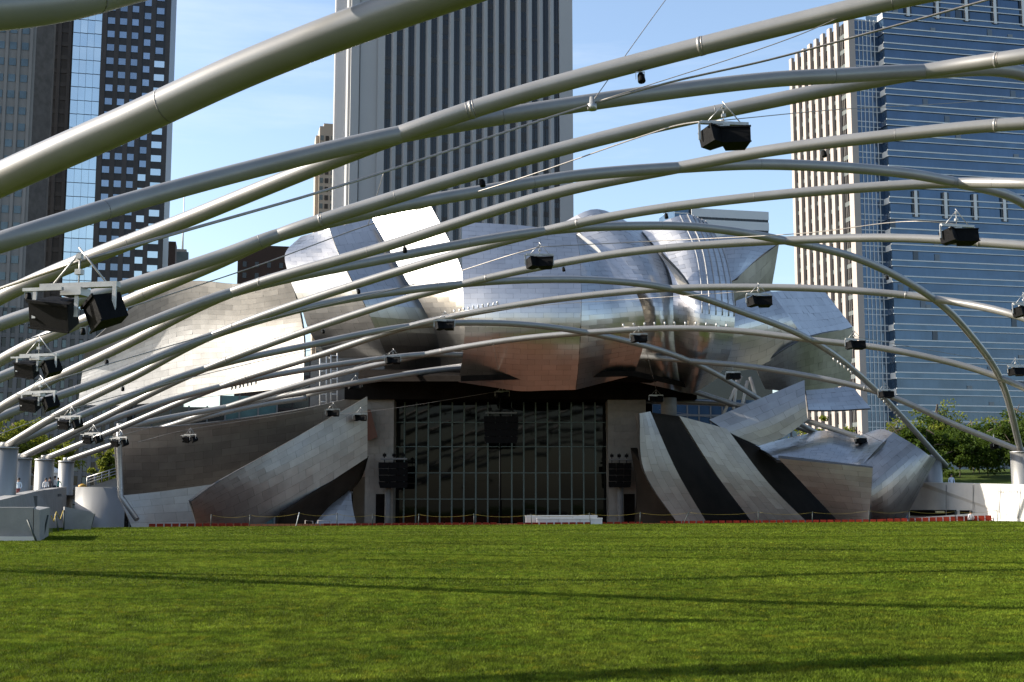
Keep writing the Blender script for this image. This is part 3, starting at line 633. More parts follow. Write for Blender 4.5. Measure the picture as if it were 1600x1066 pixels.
# ------------------------------------------------------------------ concrete walls at the left
def wall_poly(name, pts_front, back, mat, label, cat='wall'):
    """prism from a front polygon (world points) pushed by vector back"""
    o = empty(name, (pts_front[0].x, pts_front[0].y, min(p.z for p in pts_front)), label, cat); L = o.location.copy()
    n = len(pts_front); v = [p - L for p in pts_front] + [p + back - L for p in pts_front]
    MB().add(v, [tuple(range(n)), tuple(range(2 * n - 1, n - 1, -1))] + [(i, i + n, (i + 1) % n + n, (i + 1) % n) for i in range(n)]).build('concrete_body', mat, o)
    return o, L
def zq(px, py, d, z=None):
    p = U(px, py, d)
    if z is not None: p.z = z
    return p
o, L = wall_poly('terrace_wall', [zq(-60, 800, 62, -.5), zq(104, 800, 115, -.5), U(104, 761, 115), U(56, 768, 96), U(0, 780, 79), U(-60, 796, 62)], Vector((-1.0, .35, 0)), MAT['conc'], 'sloping grey concrete terrace wall below the left columns')
for px, py, d, s in ((52, 785, 94, .28), (92, 774, 109, .22)):
    p = U(px, py, d) - L + Vector((.05, -.12, 0)); MB().box(p - Vector((s, .05, s * (1.6 if px < 60 else .5))), p + Vector((s, .05, s * (1.6 if px < 60 else .5)))).build('wall_grille', MAT['conc_dk'], o)
o, L = wall_poly('concrete_block', [zq(-40, 842, 58, -.2), zq(52, 842, 58, -.2), U(52, 793, 58), U(-40, 793, 58)], Vector((-1.2, 3.5, 0)), MAT['conc'], 'low concrete block at the left edge of the lawn')
MB().box(Vector((-.5, -.16, -.1)), Vector((U(53, 800, 58).x - L.x + .12, -.004, .34))).build('concrete_footing', MAT['conc_w'], o)
MB().add([p - L for p in (zq(53, 840, 57.9, -.2), zq(62, 840, 57.9, -.2), U(62, 797, 57.9), U(53, 795, 57.9), zq(76, 834, 66, -.2), U(78, 793, 66), U(58, 791, 66), zq(58, 834, 66, -.2))],
   [(0,1,2,3), (1,4,5,2), (3,2,5,6), (0,3,6,7), (4,7,6,5)]).build('end_pier', MAT['conc'], o)
wall_poly('wedge_wall', [zq(101, 826, 84, -.3), zq(141, 826, 84, -.3), U(147, 803, 84), U(138, 799, 84), U(101, 792, 84)], Vector((-.5, 1.2, 0)), MAT['conc'], 'grey concrete wedge wall beside the ramp opening')
# curved wall right of the slim column
pts = [(118, 117.4), (130, 117.0), (145, 116.8), (160, 116.8), (176, 117.0), (196, 117.5)]
b = MB(); L0 = U(118, 760, 118.5); L0.z = -3.1; vs = []
for px, d in pts:
    t = U(px, 761, d); vs += [Vector((t.x, t.y, -3.1)) - L0, t - L0, t + Vector((0, .5, 0)) - L0]
b.add(vs, [(i * 3, i * 3 + 3, i * 3 + 4, i * 3 + 1) for i in range(len(pts) - 1)] + [(i * 3 + 1, i * 3 + 4, i * 3 + 5, i * 3 + 2) for i in range(len(pts) - 1)], True)
o = b.build('curved_wall', MAT['colm'], None, loc=L0); tag(o, 'curved pale metal wall between the slim column and the dark shell', 'wall')
tag(MB().add([(-34.4, 80, 1.2), (-40.8, 113, 2.3), (-41, 160, 2.4), (-140, 160, 2.4), (-140, 62, .9), (-28, 62, .9)], [(0,1,2,3,4,5)]).build('terrace', MAT['paving']), 'paved terrace behind the left wall', None, None, 'structure')
# ------------------------------------------------------------------ white wall, opening and terrace at the right
fr = [zq(1418, 820, 119, -3.0), zq(1640, 820, 97, -.4), U(1640, 758.5, 97), U(1600, 757.5, 100.6), U(1500, 755, 110), U(1440, 753.5, 116), U(1418, 753, 119)]
o, L = wall_poly('white_wall', fr, Vector((1.4, .3, 0)), MAT['conc_w'], 'white concrete retaining wall at the right, half in shadow')
def on_wall(px, py, out=.03):
    for (a, c) in ((fr[3], fr[2]), (fr[4], fr[3]), (fr[5], fr[4]), (fr[6], fr[5])):
        t = (px - CX) / F * 1.0; s = (a.y * t - a.x) / ((c.x - a.x) - (c.y - a.y) * t)
        if -.02 <= s <= 1.02: return U(px, py, a.y + (c.y - a.y) * s) - Vector((out, out * .15, 0)) - L
    return U(px, py, 110) - L
for a, c, y0, y1, m in ((1420, 1494, 797, 806, 'soffit'), (1500, 1518, 797.5, 803.5, 'soffit')):
    MB().hexa([on_wall(a, y0), on_wall(c, y0), on_wall(c, y1), on_wall(a, y1)] + [on_wall(a, y0, .004), on_wall(c, y0, .004), on_wall(c, y1, .004), on_wall(a, y1, .004)]).build('opening', MAT[m], o)
for px in (1478, 1520, 1560, 1590):
    MB().hexa([on_wall(px, 758, .012), on_wall(px + 1.0, 758, .012), on_wall(px + 1.0, 811, .012), on_wall(px, 811, .012)] + [on_wall(px, 758, .004), on_wall(px + 1.0, 758, .004), on_wall(px + 1.0, 811, .004), on_wall(px, 811, .004)]).build('wall_joint', MAT['conc'], o)
b = MB()   # faint row of incised letters, too worn to read
px = 1561.0; RL = random.Random(3)
while px < 1589:
    wv = RL.uniform(.8, 1.7); h = RL.uniform(1.0, 1.9)
    if RL.random() < .85: b.hexa([on_wall(px, 769 - h, .02), on_wall(px + wv * .6, 769 - h, .02), on_wall(px + wv * .6, 769, .02), on_wall(px, 769, .02)] + [on_wall(px, 769 - h, .004), on_wall(px + wv * .6, 769 - h, .004), on_wall(px + wv * .6, 769, .004), on_wall(px, 769, .004)])
    px += wv
b.build('incised_lettering', MAT['conc'], o)
wall_poly('ramp_parapet', [zq(1425, 815, 110, -1), zq(1548, 815, 105.4, -1), U(1548, 799.5, 105.4), U(1500, 804, 107.2), U(1425, 809.5, 110)], Vector((.3, .4, 0)), MAT['conc_w'], 'low white parapet rising behind the red seats')
tag(MB().box((0, 0, 0), (2.1, .3, .16)).build('light_box', M_('lit_sign', (.9, .75, .35), .4), None, loc=U(1463, 801.5, 112)), 'small pale yellow strip in the dark opening', 'lamp')
mg = M_('berm_grass', (.045, .075, .012), .95, 0, col2=(.08, .11, .018), vscale=.7, bump=.8, bscale=20, spec=.1)
mb = MB(); ys = [(98, 2.0), (112, 2.5), (125, 2.9), (150, 4.9), (190, 6.6)]
vs = []
for y, z in ys:
    for x0 in (0, 30, 120): vs.append((38.4 + ((119 - y) * .177 if y < 119 else (y - 119) * .25) + x0, y, z if x0 else z - .2))
mb.add(vs, [(i * 3 + j, i * 3 + j + 1, (i + 1) * 3 + j + 1, (i + 1) * 3 + j) for i in range(4) for j in range(2)], True)
tag(mb.build('grass_berm', mg), 'sloping grass bank behind the white wall', None, None, 'structure')
# ------------------------------------------------------------------ white cases, hoops, railing, kiosk
def case(pxa, pxb, y0, y1, d, lab):
    a = U(pxa, y1, d); c = U(pxb, y0, d); o = empty('white_case', (a.x, d, -.35), lab, 'case', 'long white cases on the lawn edge')
    wd = c.x - a.x; h = c.z + .35
    MB().box((0, 0, 0), (wd, .8, h - .1)).build('body', MAT['white'], o); MB().box((-.03, -.04, h - .098), (wd + .03, .84, h)).build('lid', MAT['white'], o)
    for k in (.33, .66): MB().box((wd * k - .03, -.02, 0), (wd * k + .03, -.004, h - .1)).build('side_batten', MAT['galv'], o)
    MB().box((.1, -.03, .35), (.75, -.004, h - .16)).build('end_panel', MAT['conc_w'], o)
case(821, 933, 805.5, 820, 99.4, 'rear white case with its longer bare lid'); case(839, 941, 809.5, 820, 98.2, 'front white case, lower and shifted right')
for i, (a, c) in enumerate(((477, 489), (497, 515))):
    d = 97; p = [U(a, 821, d), U(a, 813.5, d), U(c, 814.5, d), U(c, 821, d)]; p[0].z = p[3].z = -.5
    o = MB().tube([q - p[0] for q in p], .035, 8).build('metal_hoop', MAT['cable'], None, loc=p[0]); tag(o, ('left' if i == 0 else 'right') + ' of two low metal hoops before the small pale triangle', 'hoop', 'low metal hoops')
o = empty('stair_railing', U(134, 760, 128), 'pale metal railing rising along the stair behind the curved wall', 'railing'); L = o.location.copy()
for y in (0, 4.5, 9): MB().tube([U(136, 746 + y, 128) - L, U(183, 731 + y, 128) - L], .05, 6).build('rail', MAT['galv'], o)
for k in range(5): MB().tube([U(136 + k * 11.5, 746 - k * 3.7, 128) - L, U(136 + k * 11.5, 762 - k * 3.7, 128) - L], .05, 6).build('post', MAT['galv'], o)
MB().add([U(134, 762, 128.3) - L, U(184, 746, 128.3) - L, U(184, 775, 128.3) - L, U(134, 775, 128.3) - L], [(0,1,2,3)]).build('stair_side', MAT['conc'], o)
p = U(129, 758, 127); tag(MB().tube([(0, 0, -.3), (0, 0, -.1), (0, 0, .0), (0, 0, .12)], [.35, .42, .36, .1], 14).build('yellow_bin_lid', M_('yellow_plastic', (.55, .3, .02), .5, var=.1), None, loc=p), 'small yellow rounded cover on the curved wall', 'cover')
MB_k = empty('white_kiosk', zq(82, 760, 137, 2.4), 'white kiosk with a shallow roof behind the left columns', 'kiosk'); L = MB_k.location.copy()
kz = U(82, 740, 137).z - L.z
MB().box((-.8, -.8, 0), (.8, .8, kz)).build('body', MAT['white'], MB_k); MB().box((-1.0, -1.0, kz + .002), (1.0, 1.0, kz + .18)).build('eave', MAT['white'], MB_k)
MB().add([(-1,-1,kz+.182),(1,-1,kz+.182),(1,1,kz+.182),(-1,1,kz+.182),(0,0,kz+.7)], [(0,1,4),(1,2,4),(2,3,4),(3,0,4)]).build('roof', MAT['white'], MB_k)
# ------------------------------------------------------------------ loudspeakers hung under the trellis
def spk_meshes(kind):
    out = []
    def cab(cx, yaw, w_, h, d, pitch=-14, roll=0):
        M = Matrix.Translation((cx, 0, 0)) @ Matrix.Rotation(yaw, 4, 'Z') @ Matrix.Rotation(math.radians(pitch), 4, 'X') @ Matrix.Rotation(math.radians(roll), 4, 'Y')
        f = [(-w_/2, -d/2, -h), (w_/2, -d/2, -h), (w_/2, -d/2, 0), (-w_/2, -d/2, 0)]; k = [(-w_*.32, d/2, -h*.92), (w_*.32, d/2, -h*.92), (w_*.32, d/2, 0), (-w_*.32, d/2, 0)]
        b = MB(); b.hexa([M @ Vector(p) for p in f + k]); b.box((-w_/2 - .015, -d/2 - .03, -h*.06), (w_/2 + .015, -d/2 - .003, .02), M); b.box((-w_/2 - .015, -d/2 - .03, -h - .01), (w_/2 + .015, -d/2 - .003, -h*.95), M)
        return b.mesh('speaker_box', MAT['black'])
    if kind == 'R': out.append(('speaker_box', cab(-.38, math.radians(38), .62, .46, .5))); out.append(('speaker_box', cab(.30, math.radians(-16), .78, .46, .5)))
    else: out.append(('speaker_box', cab(-.36, math.radians(-8), .70, .42, .42, 20, 9))); out.append(('speaker_box', cab(.40, math.radians(-38), .50, .42, .46, 16, -16)))
    out.append(('hanger_bar', MB().box((-.62, -.06, .17), (.66, .06, .25)).mesh('hanger_bar', MAT['galv'])))
    out.append(('hanger_bar', MB().box((-.75, -.3, .1), (-.1, -.24, .15)).mesh('hanger_bar', MAT['galv'])))
    out.append(('junction_box', MB().box((-.22, -.14, .05), (.12, .14, .168)).mesh('junction_box', MAT['galv'])))
    for x in (-.68, .02, .64): out.append(('bracket', MB().box((x - .03, -.09, -.28), (x + .03, -.062, .169)).mesh('bracket', MAT['galv'])))
    b = MB(); b.tube([(-.42, 0, .251), (0, 0, .72)], .016, 6).tube([(.45, 0, .251), (-.02, 0, .8)], .016, 6).tube([(0, 0, .25), (0, 0, .66)], .012, 6).box((-.05, -.05, .38), (.05, .05, .46)).box((-.04, -.04, .62), (.04, .04, .7))
    out.append(('suspension_rod', b.mesh('suspension_rod', MAT['galv'])))
    return out
SPK = {k: spk_meshes(k) for k in 'LR'}
CL = [(1131,205,80,'near the top right, before the blue sky',8), (122,468,136,'largest, at the left before the mirrored tower',-12), (60,566,68,'second below the largest one at the left edge',-14), (62,622,58,'third down at the left edge, under a cream bar',-16),
 (110,657,38,'at the left above the first two columns',-18), (145,682,31,'left, just before the pipe feet',-20), (187,688,28,'at the top left corner of the dark left wall',-22), (297,683,24,'alone before the dark left wall',-24),
 (843,405,44,'before the blue middle of the canopy',5), (1495,362,60,'before the glass tower under its dark pillars',14), (1600,482,42,'cut by the right edge, upper one',14), (1185,466,40,'before the dark gold underside',10),
 (695,505,32,'before the right edge of the left bulge',2), (998,526,27,'at the right end of the central canopy',6), (1335,535,32,'at the corner of the upper right blue sheet',12), (1587,577,30,'near the right edge at mid height',16),
 (1383,613,25,'where two pipes cross before the trees',14), (614,560,25,'under the left bulge',0), (555,600,22.6,'left of the stage corner',0), (520,643,22.2,'at the top of the pale left ribbon, left one',0), (563,650,22,'at the top of the pale left ribbon, right one',0),
 (785,615,22,'above the hanging stage array',0), (864,579,22.4,'under the lip of the central canopy',3), (1025,621,22,'above the left silver ribbon',6), (1145,585,23.4,'in front of the tan props',8), (1226,646,21.8,'where two pipes cross over the pale triangle',10),
 (1343,686,22.6,'over the dark blue rounded cover',40), (1553,693,24,'before the dark trees at the right',60)]
for px, py, wpx, lab, yaw in CL:
    o = empty('hanging_loudspeaker', U(px, py, 2600 / wpx), 'black hanging loudspeaker pair ' + lab, 'loudspeaker', 'loudspeakers hung under the trellis')
    o.rotation_euler = (0, 0, math.radians(yaw))
    for nm, me in SPK['L' if px < 320 else 'R']: link(nm, me, o)
# ------------------------------------------------------------------ cables
CB = [('thick steel cable crossing the whole upper picture', .03, [(-20,458,24), (130,407,20), (270,366,22), (530,291,27), (700,236,30), (925,163,33), (1050,128,33), (1200,94,33), (1400,40,32), (1560,-5,31), (1700,-45,30)]),
 ('thin wire rising steeply from the upper cable clamp', .012, [(925,160,33), (1040,0,36), (1110,-90,38)]), ('thin wire running right from the upper cable clamp', .012, [(930,160,33), (1240,58,31), (1345,12,30.5)]),
 ('cable from the left edge to the top right loudspeaker', .024, [(40,532,38), (165,492,42), (400,416,48), (575,352,52), (800,283,48), (1000,214,40), (1080,192,34), (1131,188,32.5)]),
 ('thin cable running right from the top right loudspeaker', .014, [(1131,188,32.5), (1300,172,38), (1460,163,44), (1620,151,50)]),
 ('cable from the left edge to the loudspeaker on the canopy', .024, [(62,604,45), (100,590,50), (412,500,62), (660,441,64), (800,398,60), (843,386,59.2)]),
 ('cable from the canopy loudspeaker to the tower one', .02, [(843,386,59.2), (1000,378,60), (1250,365,52), (1430,346,44), (1495,350,43.4)]),
 ('cable over the left bulge at mid height', .022, [(0,678,62), (105,641,66), (400,566,80), (560,530,82), (695,495,81)]), ('cable over the lower central canopy', .016, [(695,495,81), (850,477,79), (1000,467,76), (1185,454,65)]),
 ('cable at the foot of the pipes on the left', .02, [(60,716,80), (160,688,86), (300,652,95), (430,622,102), (614,549,104)]),
 ('wire before the dark left wall', .02, [(215,691,95), (297,671,107), (430,650,112), (520,634,117)]), ('wire before the stage left corner', .016, [(530,648,117), (615,638,116.5), (777,612,117.5)]),
 ('wire dropping from the central canopy pipe', .022, [(771,538,105), (784,607,117.5)]), ('wire dropping before the right dark underside', .022, [(1009,545,105.5), (1026,612,118)]),
 ('thin cable before the glass tower on the right', .016, [(1335,526,81), (1480,552,84), (1587,570,86)]), ('thin cable over the right ribbons', .016, [(1030,640,118), (1150,660,115), (1262,690,113)]),
 ('short cable ending on the rounded silver end', .02, [(1345,675,115), (1384,693,111)]), ('wire hanging from the pipe by the middle bulge', .012, [(575,352,52), (600,268,50)])]
for lab, r, items in CB:
    p = catmull([U(*q) for q in items], 8); tag(MB().tube([q - p[0] for q in p], r, 6).build('cable', MAT['cable'], None, loc=p[0]), lab, 'cable', 'cables under the trellis')
o = MB().tube([(0, 0, -.16), (0, 0, 0), (0, 0, .02), (0, 0, .2)], [.13, .13, .08, .06], 10).build('cable_clamp', MAT['galv'], None, loc=U(925, 163, 33)); tag(o, 'steel clamp where thin wires meet the thick cable', 'clamp')
# ------------------------------------------------------------------ spotlights under the pipes
body = MB().tube([(0, 0, -.05), (.02, -.03, -.12), (.05, -.08, -.36), (.055, -.09, -.4)], [.09, .13, .15, .13], 12).mesh('lamp_body', MAT['black'])
yoke = MB().box((-.17, -.02, -.26), (-.15, .02, .02)).box((.15, -.02, -.26), (.17, .02, .02)).box((-.17, -.02, .0), (.17, .02, .03)).tube([(0, 0, .02), (0, 0, .16)], .03, 6).mesh('yoke', MAT['galv'])
for nm, px, lab in (('A1', 1000, 'under the upper pipe in the middle of the sky'), ('A2', 753, 'under a pipe before the pale tower'), ('A3', 632, 'under a pipe over the bright right facet'), ('A4', 560, 'under a pipe over the blue strip'), ('A5', 505, 'under a pipe over the left facet'),
     ('A4', 1040, 'under a pipe beside the small banded tower'), ('A5', 880, 'under a pipe right of the canopy loudspeaker'), ('A4', 192, 'under a pipe over the left wing, right one'), ('A3', 167, 'under a pipe over the left wing, left one'), ('A1', 45, 'under a pipe left of the largest loudspeaker'), ('A3', 1286, 'under a pipe before the striped tower'), ('A2', 130, 'under a pipe below the largest loudspeaker'), ('B3', 1385, 'under the steep pipe before the glass tower')):
    p, t = on_curve(nm, px); o = empty('spotlight', p - Vector((0, 0, .37)), 'small black spotlight ' + lab, 'spotlight', 'spotlights under the pipes')
    link('lamp_body', body, o); link('yoke', yoke, o); o.scale = (.72, .72, .72); o.location.z += .08
bulb = MB().tube([(0, 0, 0), (0, 0, .1), (0, 0, .22), (0, 0, .3)], [.05, .06, .085, .04], 8).mesh('lamp', MAT['galv'])
for nm, a, c, n, side, lab in (('A6', 710, 778, 10, 1, 'row of small white lamps over the central canopy, left'), ('A7', 975, 1135, 11, 1, 'row of small white lamps over the ribbed bulge'), ('B4', 1303, 1330, 6, -1, 'row of small white lamps under the steep pipe, upper'), ('B4', 1372, 1405, 9, -1, 'row of small white lamps under the steep pipe, lower'), ('B6', 362, 400, 7, -1, 'row of small lamps under a pipe over the left wing')):
    p0, _ = on_curve(nm, a); p1, _ = on_curve(nm, c); o = empty('lamp_row', p0, lab, 'lamps', 'rows of small lamps on the pipes')
    for k in range(n):
        p, t = on_curve(nm, a + (c - a) * k / (n - 1)); q = p - p0 + Vector((0, 0, .25 if side > 0 else -.5)); link('lamp', bulb, o, q, (RNG.uniform(-.3, .3), RNG.uniform(-.3, .3), 0))
    MB().tube([Vector((0, -.1, .24 * side)), p1 - p0 + Vector((0, -.1, .24 * side))], .02, 6).build('rail', MAT['galv'], o)
# ------------------------------------------------------------------ city towers (street grid turned 12.4 degrees to the view)
ROT = math.atan2(.215, .977)
stone = M_('pale_granite', (.50, .495, .485), .7, 0, var=.06, vscale=.05, bump=.1); stone_p = M_('pinkish_stone', (.50, .43, .38), .7, 0, var=.05, vscale=.2)
winK = M_('dark_window', (.014, .013, .014), .12, 0, var=.3, vscale=.25, spec=.5); winB = M_('blue_glass', (.046, .085, .145), .10, .45, var=.28, vscale=.12, spec=.8)
winS = M_('spandrel_glass', (.055, .1, .16), .14, .45, var=.2, vscale=.3, spec=.7); railw = M_('white_rail', (.56, .58, .58), .5)
granite = M_('brown_granite', (.042, .036, .033), .45, 0, var=.25, vscale=.2, island=.2); granite_dk = M_('black_granite', (.022, .019, .018), .4, 0, var=.3, vscale=.2)  # dark stone, the black one lowered further to imitate shaded faces
winP = M_('sky_window', (.25, .30, .37), .09, .85, var=.12, vscale=.15, island=.2); winM = M_('mirror_pane', (.60, .66, .68), .05, .95, var=.06, vscale=.1); winG = M_('green_window', (.10, .13, .14), .12, .3, var=.3, vscale=.2)
lime = M_('limestone', (.30, .285, .265), .8, 0, var=.12, vscale=.1, bump=.1); greygrid = M_('grey_precast', (.17, .165, .16), .8, 0, var=.15, vscale=.15)
brownb = M_('brown_brick', (.045, .026, .02), .8, 0, var=.2, vscale=.2); tan = M_('tan_stone', (.52, .44, .35), .8, 0, var=.08, vscale=.1)
def tower(name, px, d, label, base=-3.3, py=150):
    p = U(px, py, d); o = empty(name, (p.x, d, base), label, 'building'); o.rotation_euler = (0, 0, ROT); return o
def zat(py, d): return U(800, py, d).z + 3.3
def bx(name, a, b, mat, o): return MB().box(a, b).build(name, mat, o)
# --- glass tower at the right
o = tower('glass_tower', 1384, 232, 'blue glass office tower with white rails and stone piers at the right')
fl = 2.97; z0 = zat(406, 232); KS = 232 / 300
_bx = bx
def bx(name, a, b, mat, o): return _bx(name, (a[0] * KS, a[1] * KS, a[2]), (b[0] * KS, b[1] * KS, b[2]), mat, o)
TOP = 150 * KS
bx('glass_core', (.3, .3, 0), (75, 9, TOP), winB, o)
k0 = -int(z0 / fl)
for k in range(k0, int((TOP - z0) / fl)):
    z = z0 + k * fl
    bx('spandrel_band', (.02, .1, z - 1.08), (75, .295, z), winS, o); bx('rail', (-.05, -.06, z - .10), (75, .098, z + .11), railw, o); bx('rail', (-.05, -.06, z - 1.16), (75, .098, z - 1.01), railw, o)
    bx('return_spandrel', (.1, .32, z - 1.12), (.29, 3, z), railw if k % 3 else winP, o)
    bx('recess_rail', (-6.2, 2.9, z - .1), (.0, 2.995, z + .06), railw, o); bx('recess_rail', (-6.2, 2.9, z - 1.12), (.0, 2.995, z - 1.0), railw, o)
b = MB()
for i in range(1, 53): b.box(((i * 1.42 - .03) * KS, .285 * KS, 0), ((i * 1.42 + .03) * KS, .299 * KS, TOP))
b.build('mullion_fins', winS, o)
for zz0, zz1 in ((zat(337, 232), zat(296, 232)), (zat(22, 232), TOP)):
    for i in range(7):
        x = 5.9 + i * 7.95; bx('recess', (x, .0, zz0), (x + 1.9, .04, zz1), winK, o); bx('white_column', (x + .55, -.3, zz0), (x + 1.25, -.002, zz1), railw, o)
BL = [MB().box((0, .105, 0), (1.0, .235, hh)).mesh('blind', M_('blind_%d' % q, cc, .3)) for q, (hh, cc) in enumerate(((1.35, (.13, .17, .22)), (.7, (.2, .23, .26)), (1.7, (.05, .075, .11))))]
for q in range(60): link('blind', RNG.choice(BL), o, (RNG.randrange(0, 38) * 1.42 * KS + .06, 0, z0 + RNG.randrange(-16, 22) * fl + .1))
zt = zat(35, 235)
bx('recess_glass', (-6.2, 3, 0), (.29, 36, zt), winB, o)
for i in range(1, 6): bx('recess_mullion', (-6.2 + i * 1.05, 2.8, 0), (-6.2 + i * 1.05 + .13, 2.998, zt), railw, o)
bx('corner_pier', (-7.9, 2.6, 0), (-6.25, 4.9, zt + 1.2), stone_p, o)
bx('west_wing', (-7.2, 4.6, 0), (-6.21, 36.4, zt), winK, o)
for i in range(8):
    y = 8.6 + i * 3.75; bx('pier', (-8.0, y, 0), (-7.2, y + 1.5, zt + .8), stone_p, o)
    for j in (1, 2): bx('west_mullion', (-7.32, y - 2.35 + j * .75, 0), (-7.202, y - 2.35 + j * .75 + .12, zt), lime, o)
for k in range(k0, int((zt - z0) / fl) + 1):
    z = z0 + k * fl; bx('west_spandrel', (-7.28, 4.6, z - .8), (-7.203, 36.4, z), M_('pale_spandrel', (.17, .2, .2), .3) if k == k0 else bpy.data.materials['pale_spandrel'], o)
    for i in range(8):
        if RNG.random() < .45: bx('west_window', (-7.25, 8.6 + i * 3.75 - 2.2, z), (-7.204, 8.6 + i * 3.75 - .06, z + 1.8), winK, o)
bx = _bx
# --- pale pinstriped tower in the middle
o = tower('pinstripe_tower', 549, 312, 'tall pale granite tower with narrow dark window strips, behind the bandshell')
d = 312; Wd = 57.6; H = 348
bx('core', (0, 1.2, 0), (Wd, 55, H), stone, o)
bx('west_face', (-.6, 4, 0), (-.004, 52, H), stone, o)
bx('corner_pier', (-.2, .3, 0), (1.9, 1.195, H), stone, o); bx('corner_pier', (2.2, .75, 0), (6.6, 1.197, H), stone, o); bx('corner_pier', (6.6, .25, 0), (8.4, 1.196, H), stone, o)
bx('corner_pier', (Wd - 3.4, .3, 0), (Wd + .2, 1.196, H), stone, o)
pit = (Wd - 3.4 - 8.4) / 15.5
for i in range(16):
    x = 8.4 + i * pit; bx('window_strip', (x, .95, 0), (x + pit * .52, 1.19, H), winK, o); bx('strip_mullion', (x + pit * .26 - .06, .8, 0), (x + pit * .26 + .06, .948, H), granite, o)
    if i < 15:
        x1 = x + pit * .52; x2 = x + pit
        MB().add([(x1, 1.19, 0), (x1 + .38, .1, 0), (x1 + .5, -.1, 0), (x2, .35, 0), (x2, 1.19, 0), (x1, 1.19, H), (x1 + .38, .1, H), (x1 + .5, -.1, H), (x2, .35, H), (x2, 1.19, H)],
            [(0,1,6,5),(1,2,7,6),(2,3,8,7),(3,4,9,8),(5,6,7,8,9),(4,3,2,1,0)]).build('pier', stone, o)
b = MB()
for k in range(10, 60):
    for i in range(16):
        x = 8.4 + i * pit
        if RNG.random() < .5: b.box((x + .03, .9, k * 3.9), (x + pit * .52 - .03, .947, k * 3.9 + RNG.choice((.8, 1.4, 2.6))))
tag(b.build('window_blinds', granite, o), None, None, None, 'stuff')
# --- left granite tower with mirrored strip
o = tower('granite_tower', 157, 330, 'dark brown granite tower with square bright windows at the left')
d = 330; H = 190; pit = 12.55 / .165 * .165
fz = 22.6 * d / F; base = zat(31, d)
bx('core', (0, .35, 0), (17.3, 30, H), granite_dk, o)
for i in range(5): bx('granite_pier', ((0, 3.25, 6.35, 9.35, 12.55)[i] - .3, .05, 0), ((0, 3.25, 6.35, 9.35, 12.55)[i] + .95, .348, H), granite, o)
bx('granite_pier', (16.2, .05, 0), (17.4, .347, H), granite, o)
wm = MB().box((0, .12, 0), (1.95, .345, 1.75)).mesh('window', winP); wm2 = MB().box((0, .12, 0), (2.75, .345, 1.75)).mesh('window', winM)
for k in range(-22, 3):
    for i, x in enumerate((1.15, 4.25, 7.4, 10.6, 13.7)):
        z = base + k * fz - .9 + (0 if i < 3 else (.55 * fz if i == 3 else 0))
        if z < 2 or z > H - 3: continue
        wide = (i == 4 and k < -2) or (i == 3 and k < -11)
        if wide: z += 0
        link('window', wm2 if wide else wm, o, (x - (.35 if wide else 0), 0, z))
bx('mirror_backing', (-7.6, 1.2, 0), (-.3, 30, H), granite_dk, o)
pm = MB().box((0, 1.05, 0), (1.74, 1.19, fz * .95)).mesh('mirror_pane', winM)
for i in range(4):
    for k in range(0, int(H / fz)): link('mirror_pane', pm, o, (-7.5 + i * 1.81, -.3 + RNG.uniform(-.012, .012), base % fz + k * fz), (RNG.gauss(0, .004), 0, .13 + RNG.gauss(0, .004)))
bx('dark_shaft', (-14.5, 2.0, 0), (-7.6, 30, H), granite_dk, o)
for i in range(3): bx('shaft_rib', (-14.2 + i * 2.6, 1.5, 0), (-13.3 + i * 2.6, 1.995, H), granite, o)
b = MB()
for k in range(int(H / fz)): b.box((-14.4, 1.8, base % fz + k * fz), (-7.7, 1.99, base % fz + k * fz + 1.2))
b.build('shaft_spandrels', granite, o)
# --- pale limestone slab at the far left
o = tower('limestone_tower', 52, 285, 'grey limestone tower with small green windows at the left edge')
H = 160; d = 285; fz = 27 * d / F
bx('core', (-42, .4, 0), (0, 7, H), lime, o)
wmm = MB().box((0, .28, 0), (1.5, .396, 1.75)).mesh('window', winG)
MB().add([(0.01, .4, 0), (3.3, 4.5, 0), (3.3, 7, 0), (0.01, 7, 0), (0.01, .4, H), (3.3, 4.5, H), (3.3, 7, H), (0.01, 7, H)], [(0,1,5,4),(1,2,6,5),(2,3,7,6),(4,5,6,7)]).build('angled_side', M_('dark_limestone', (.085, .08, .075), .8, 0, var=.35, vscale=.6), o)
for i in range(9):
    bx('rib', (-3.05 - i * 2.62 + 1.75, .0, 0), (-3.05 - i * 2.62 + 2.4, .397, H), lime, o)
    for k in range(1, int(H / fz)): link('window', wmm, o, (-3.05 - i * 2.62, 0, zat(73, d) % fz + k * fz - .9))
# --- grey gridded block low on the left
o = tower('grid_office_block', -60, 215, 'grey office block with a dense window grid low on the left', py=600)
d = 215; H = zat(478, d); n = 19; Wd = 26.6
bx('core', (0, .4, 0), (Wd, 18, H), winK, o)
for i in range(n + 1): bx('pier', (i * 1.4 - .32, .0, 0), (i * 1.4 + .32, .397, H), greygrid, o)
for k in range(int(H / 2.35)): bx('spandrel', (-.2, .12, k * 2.35), (Wd, .396, k * 2.35 + .75), greygrid, o)
wg = MB().box((-.3, .3, 0), (.3, .394, 1.3)).mesh('window', winG)
for i in range(n):
    for k in range(int(H / 2.35)):
        if RNG.random() < .4: link('window', wg, o, (i * 1.4 + .7, 0, k * 2.35 + .85))
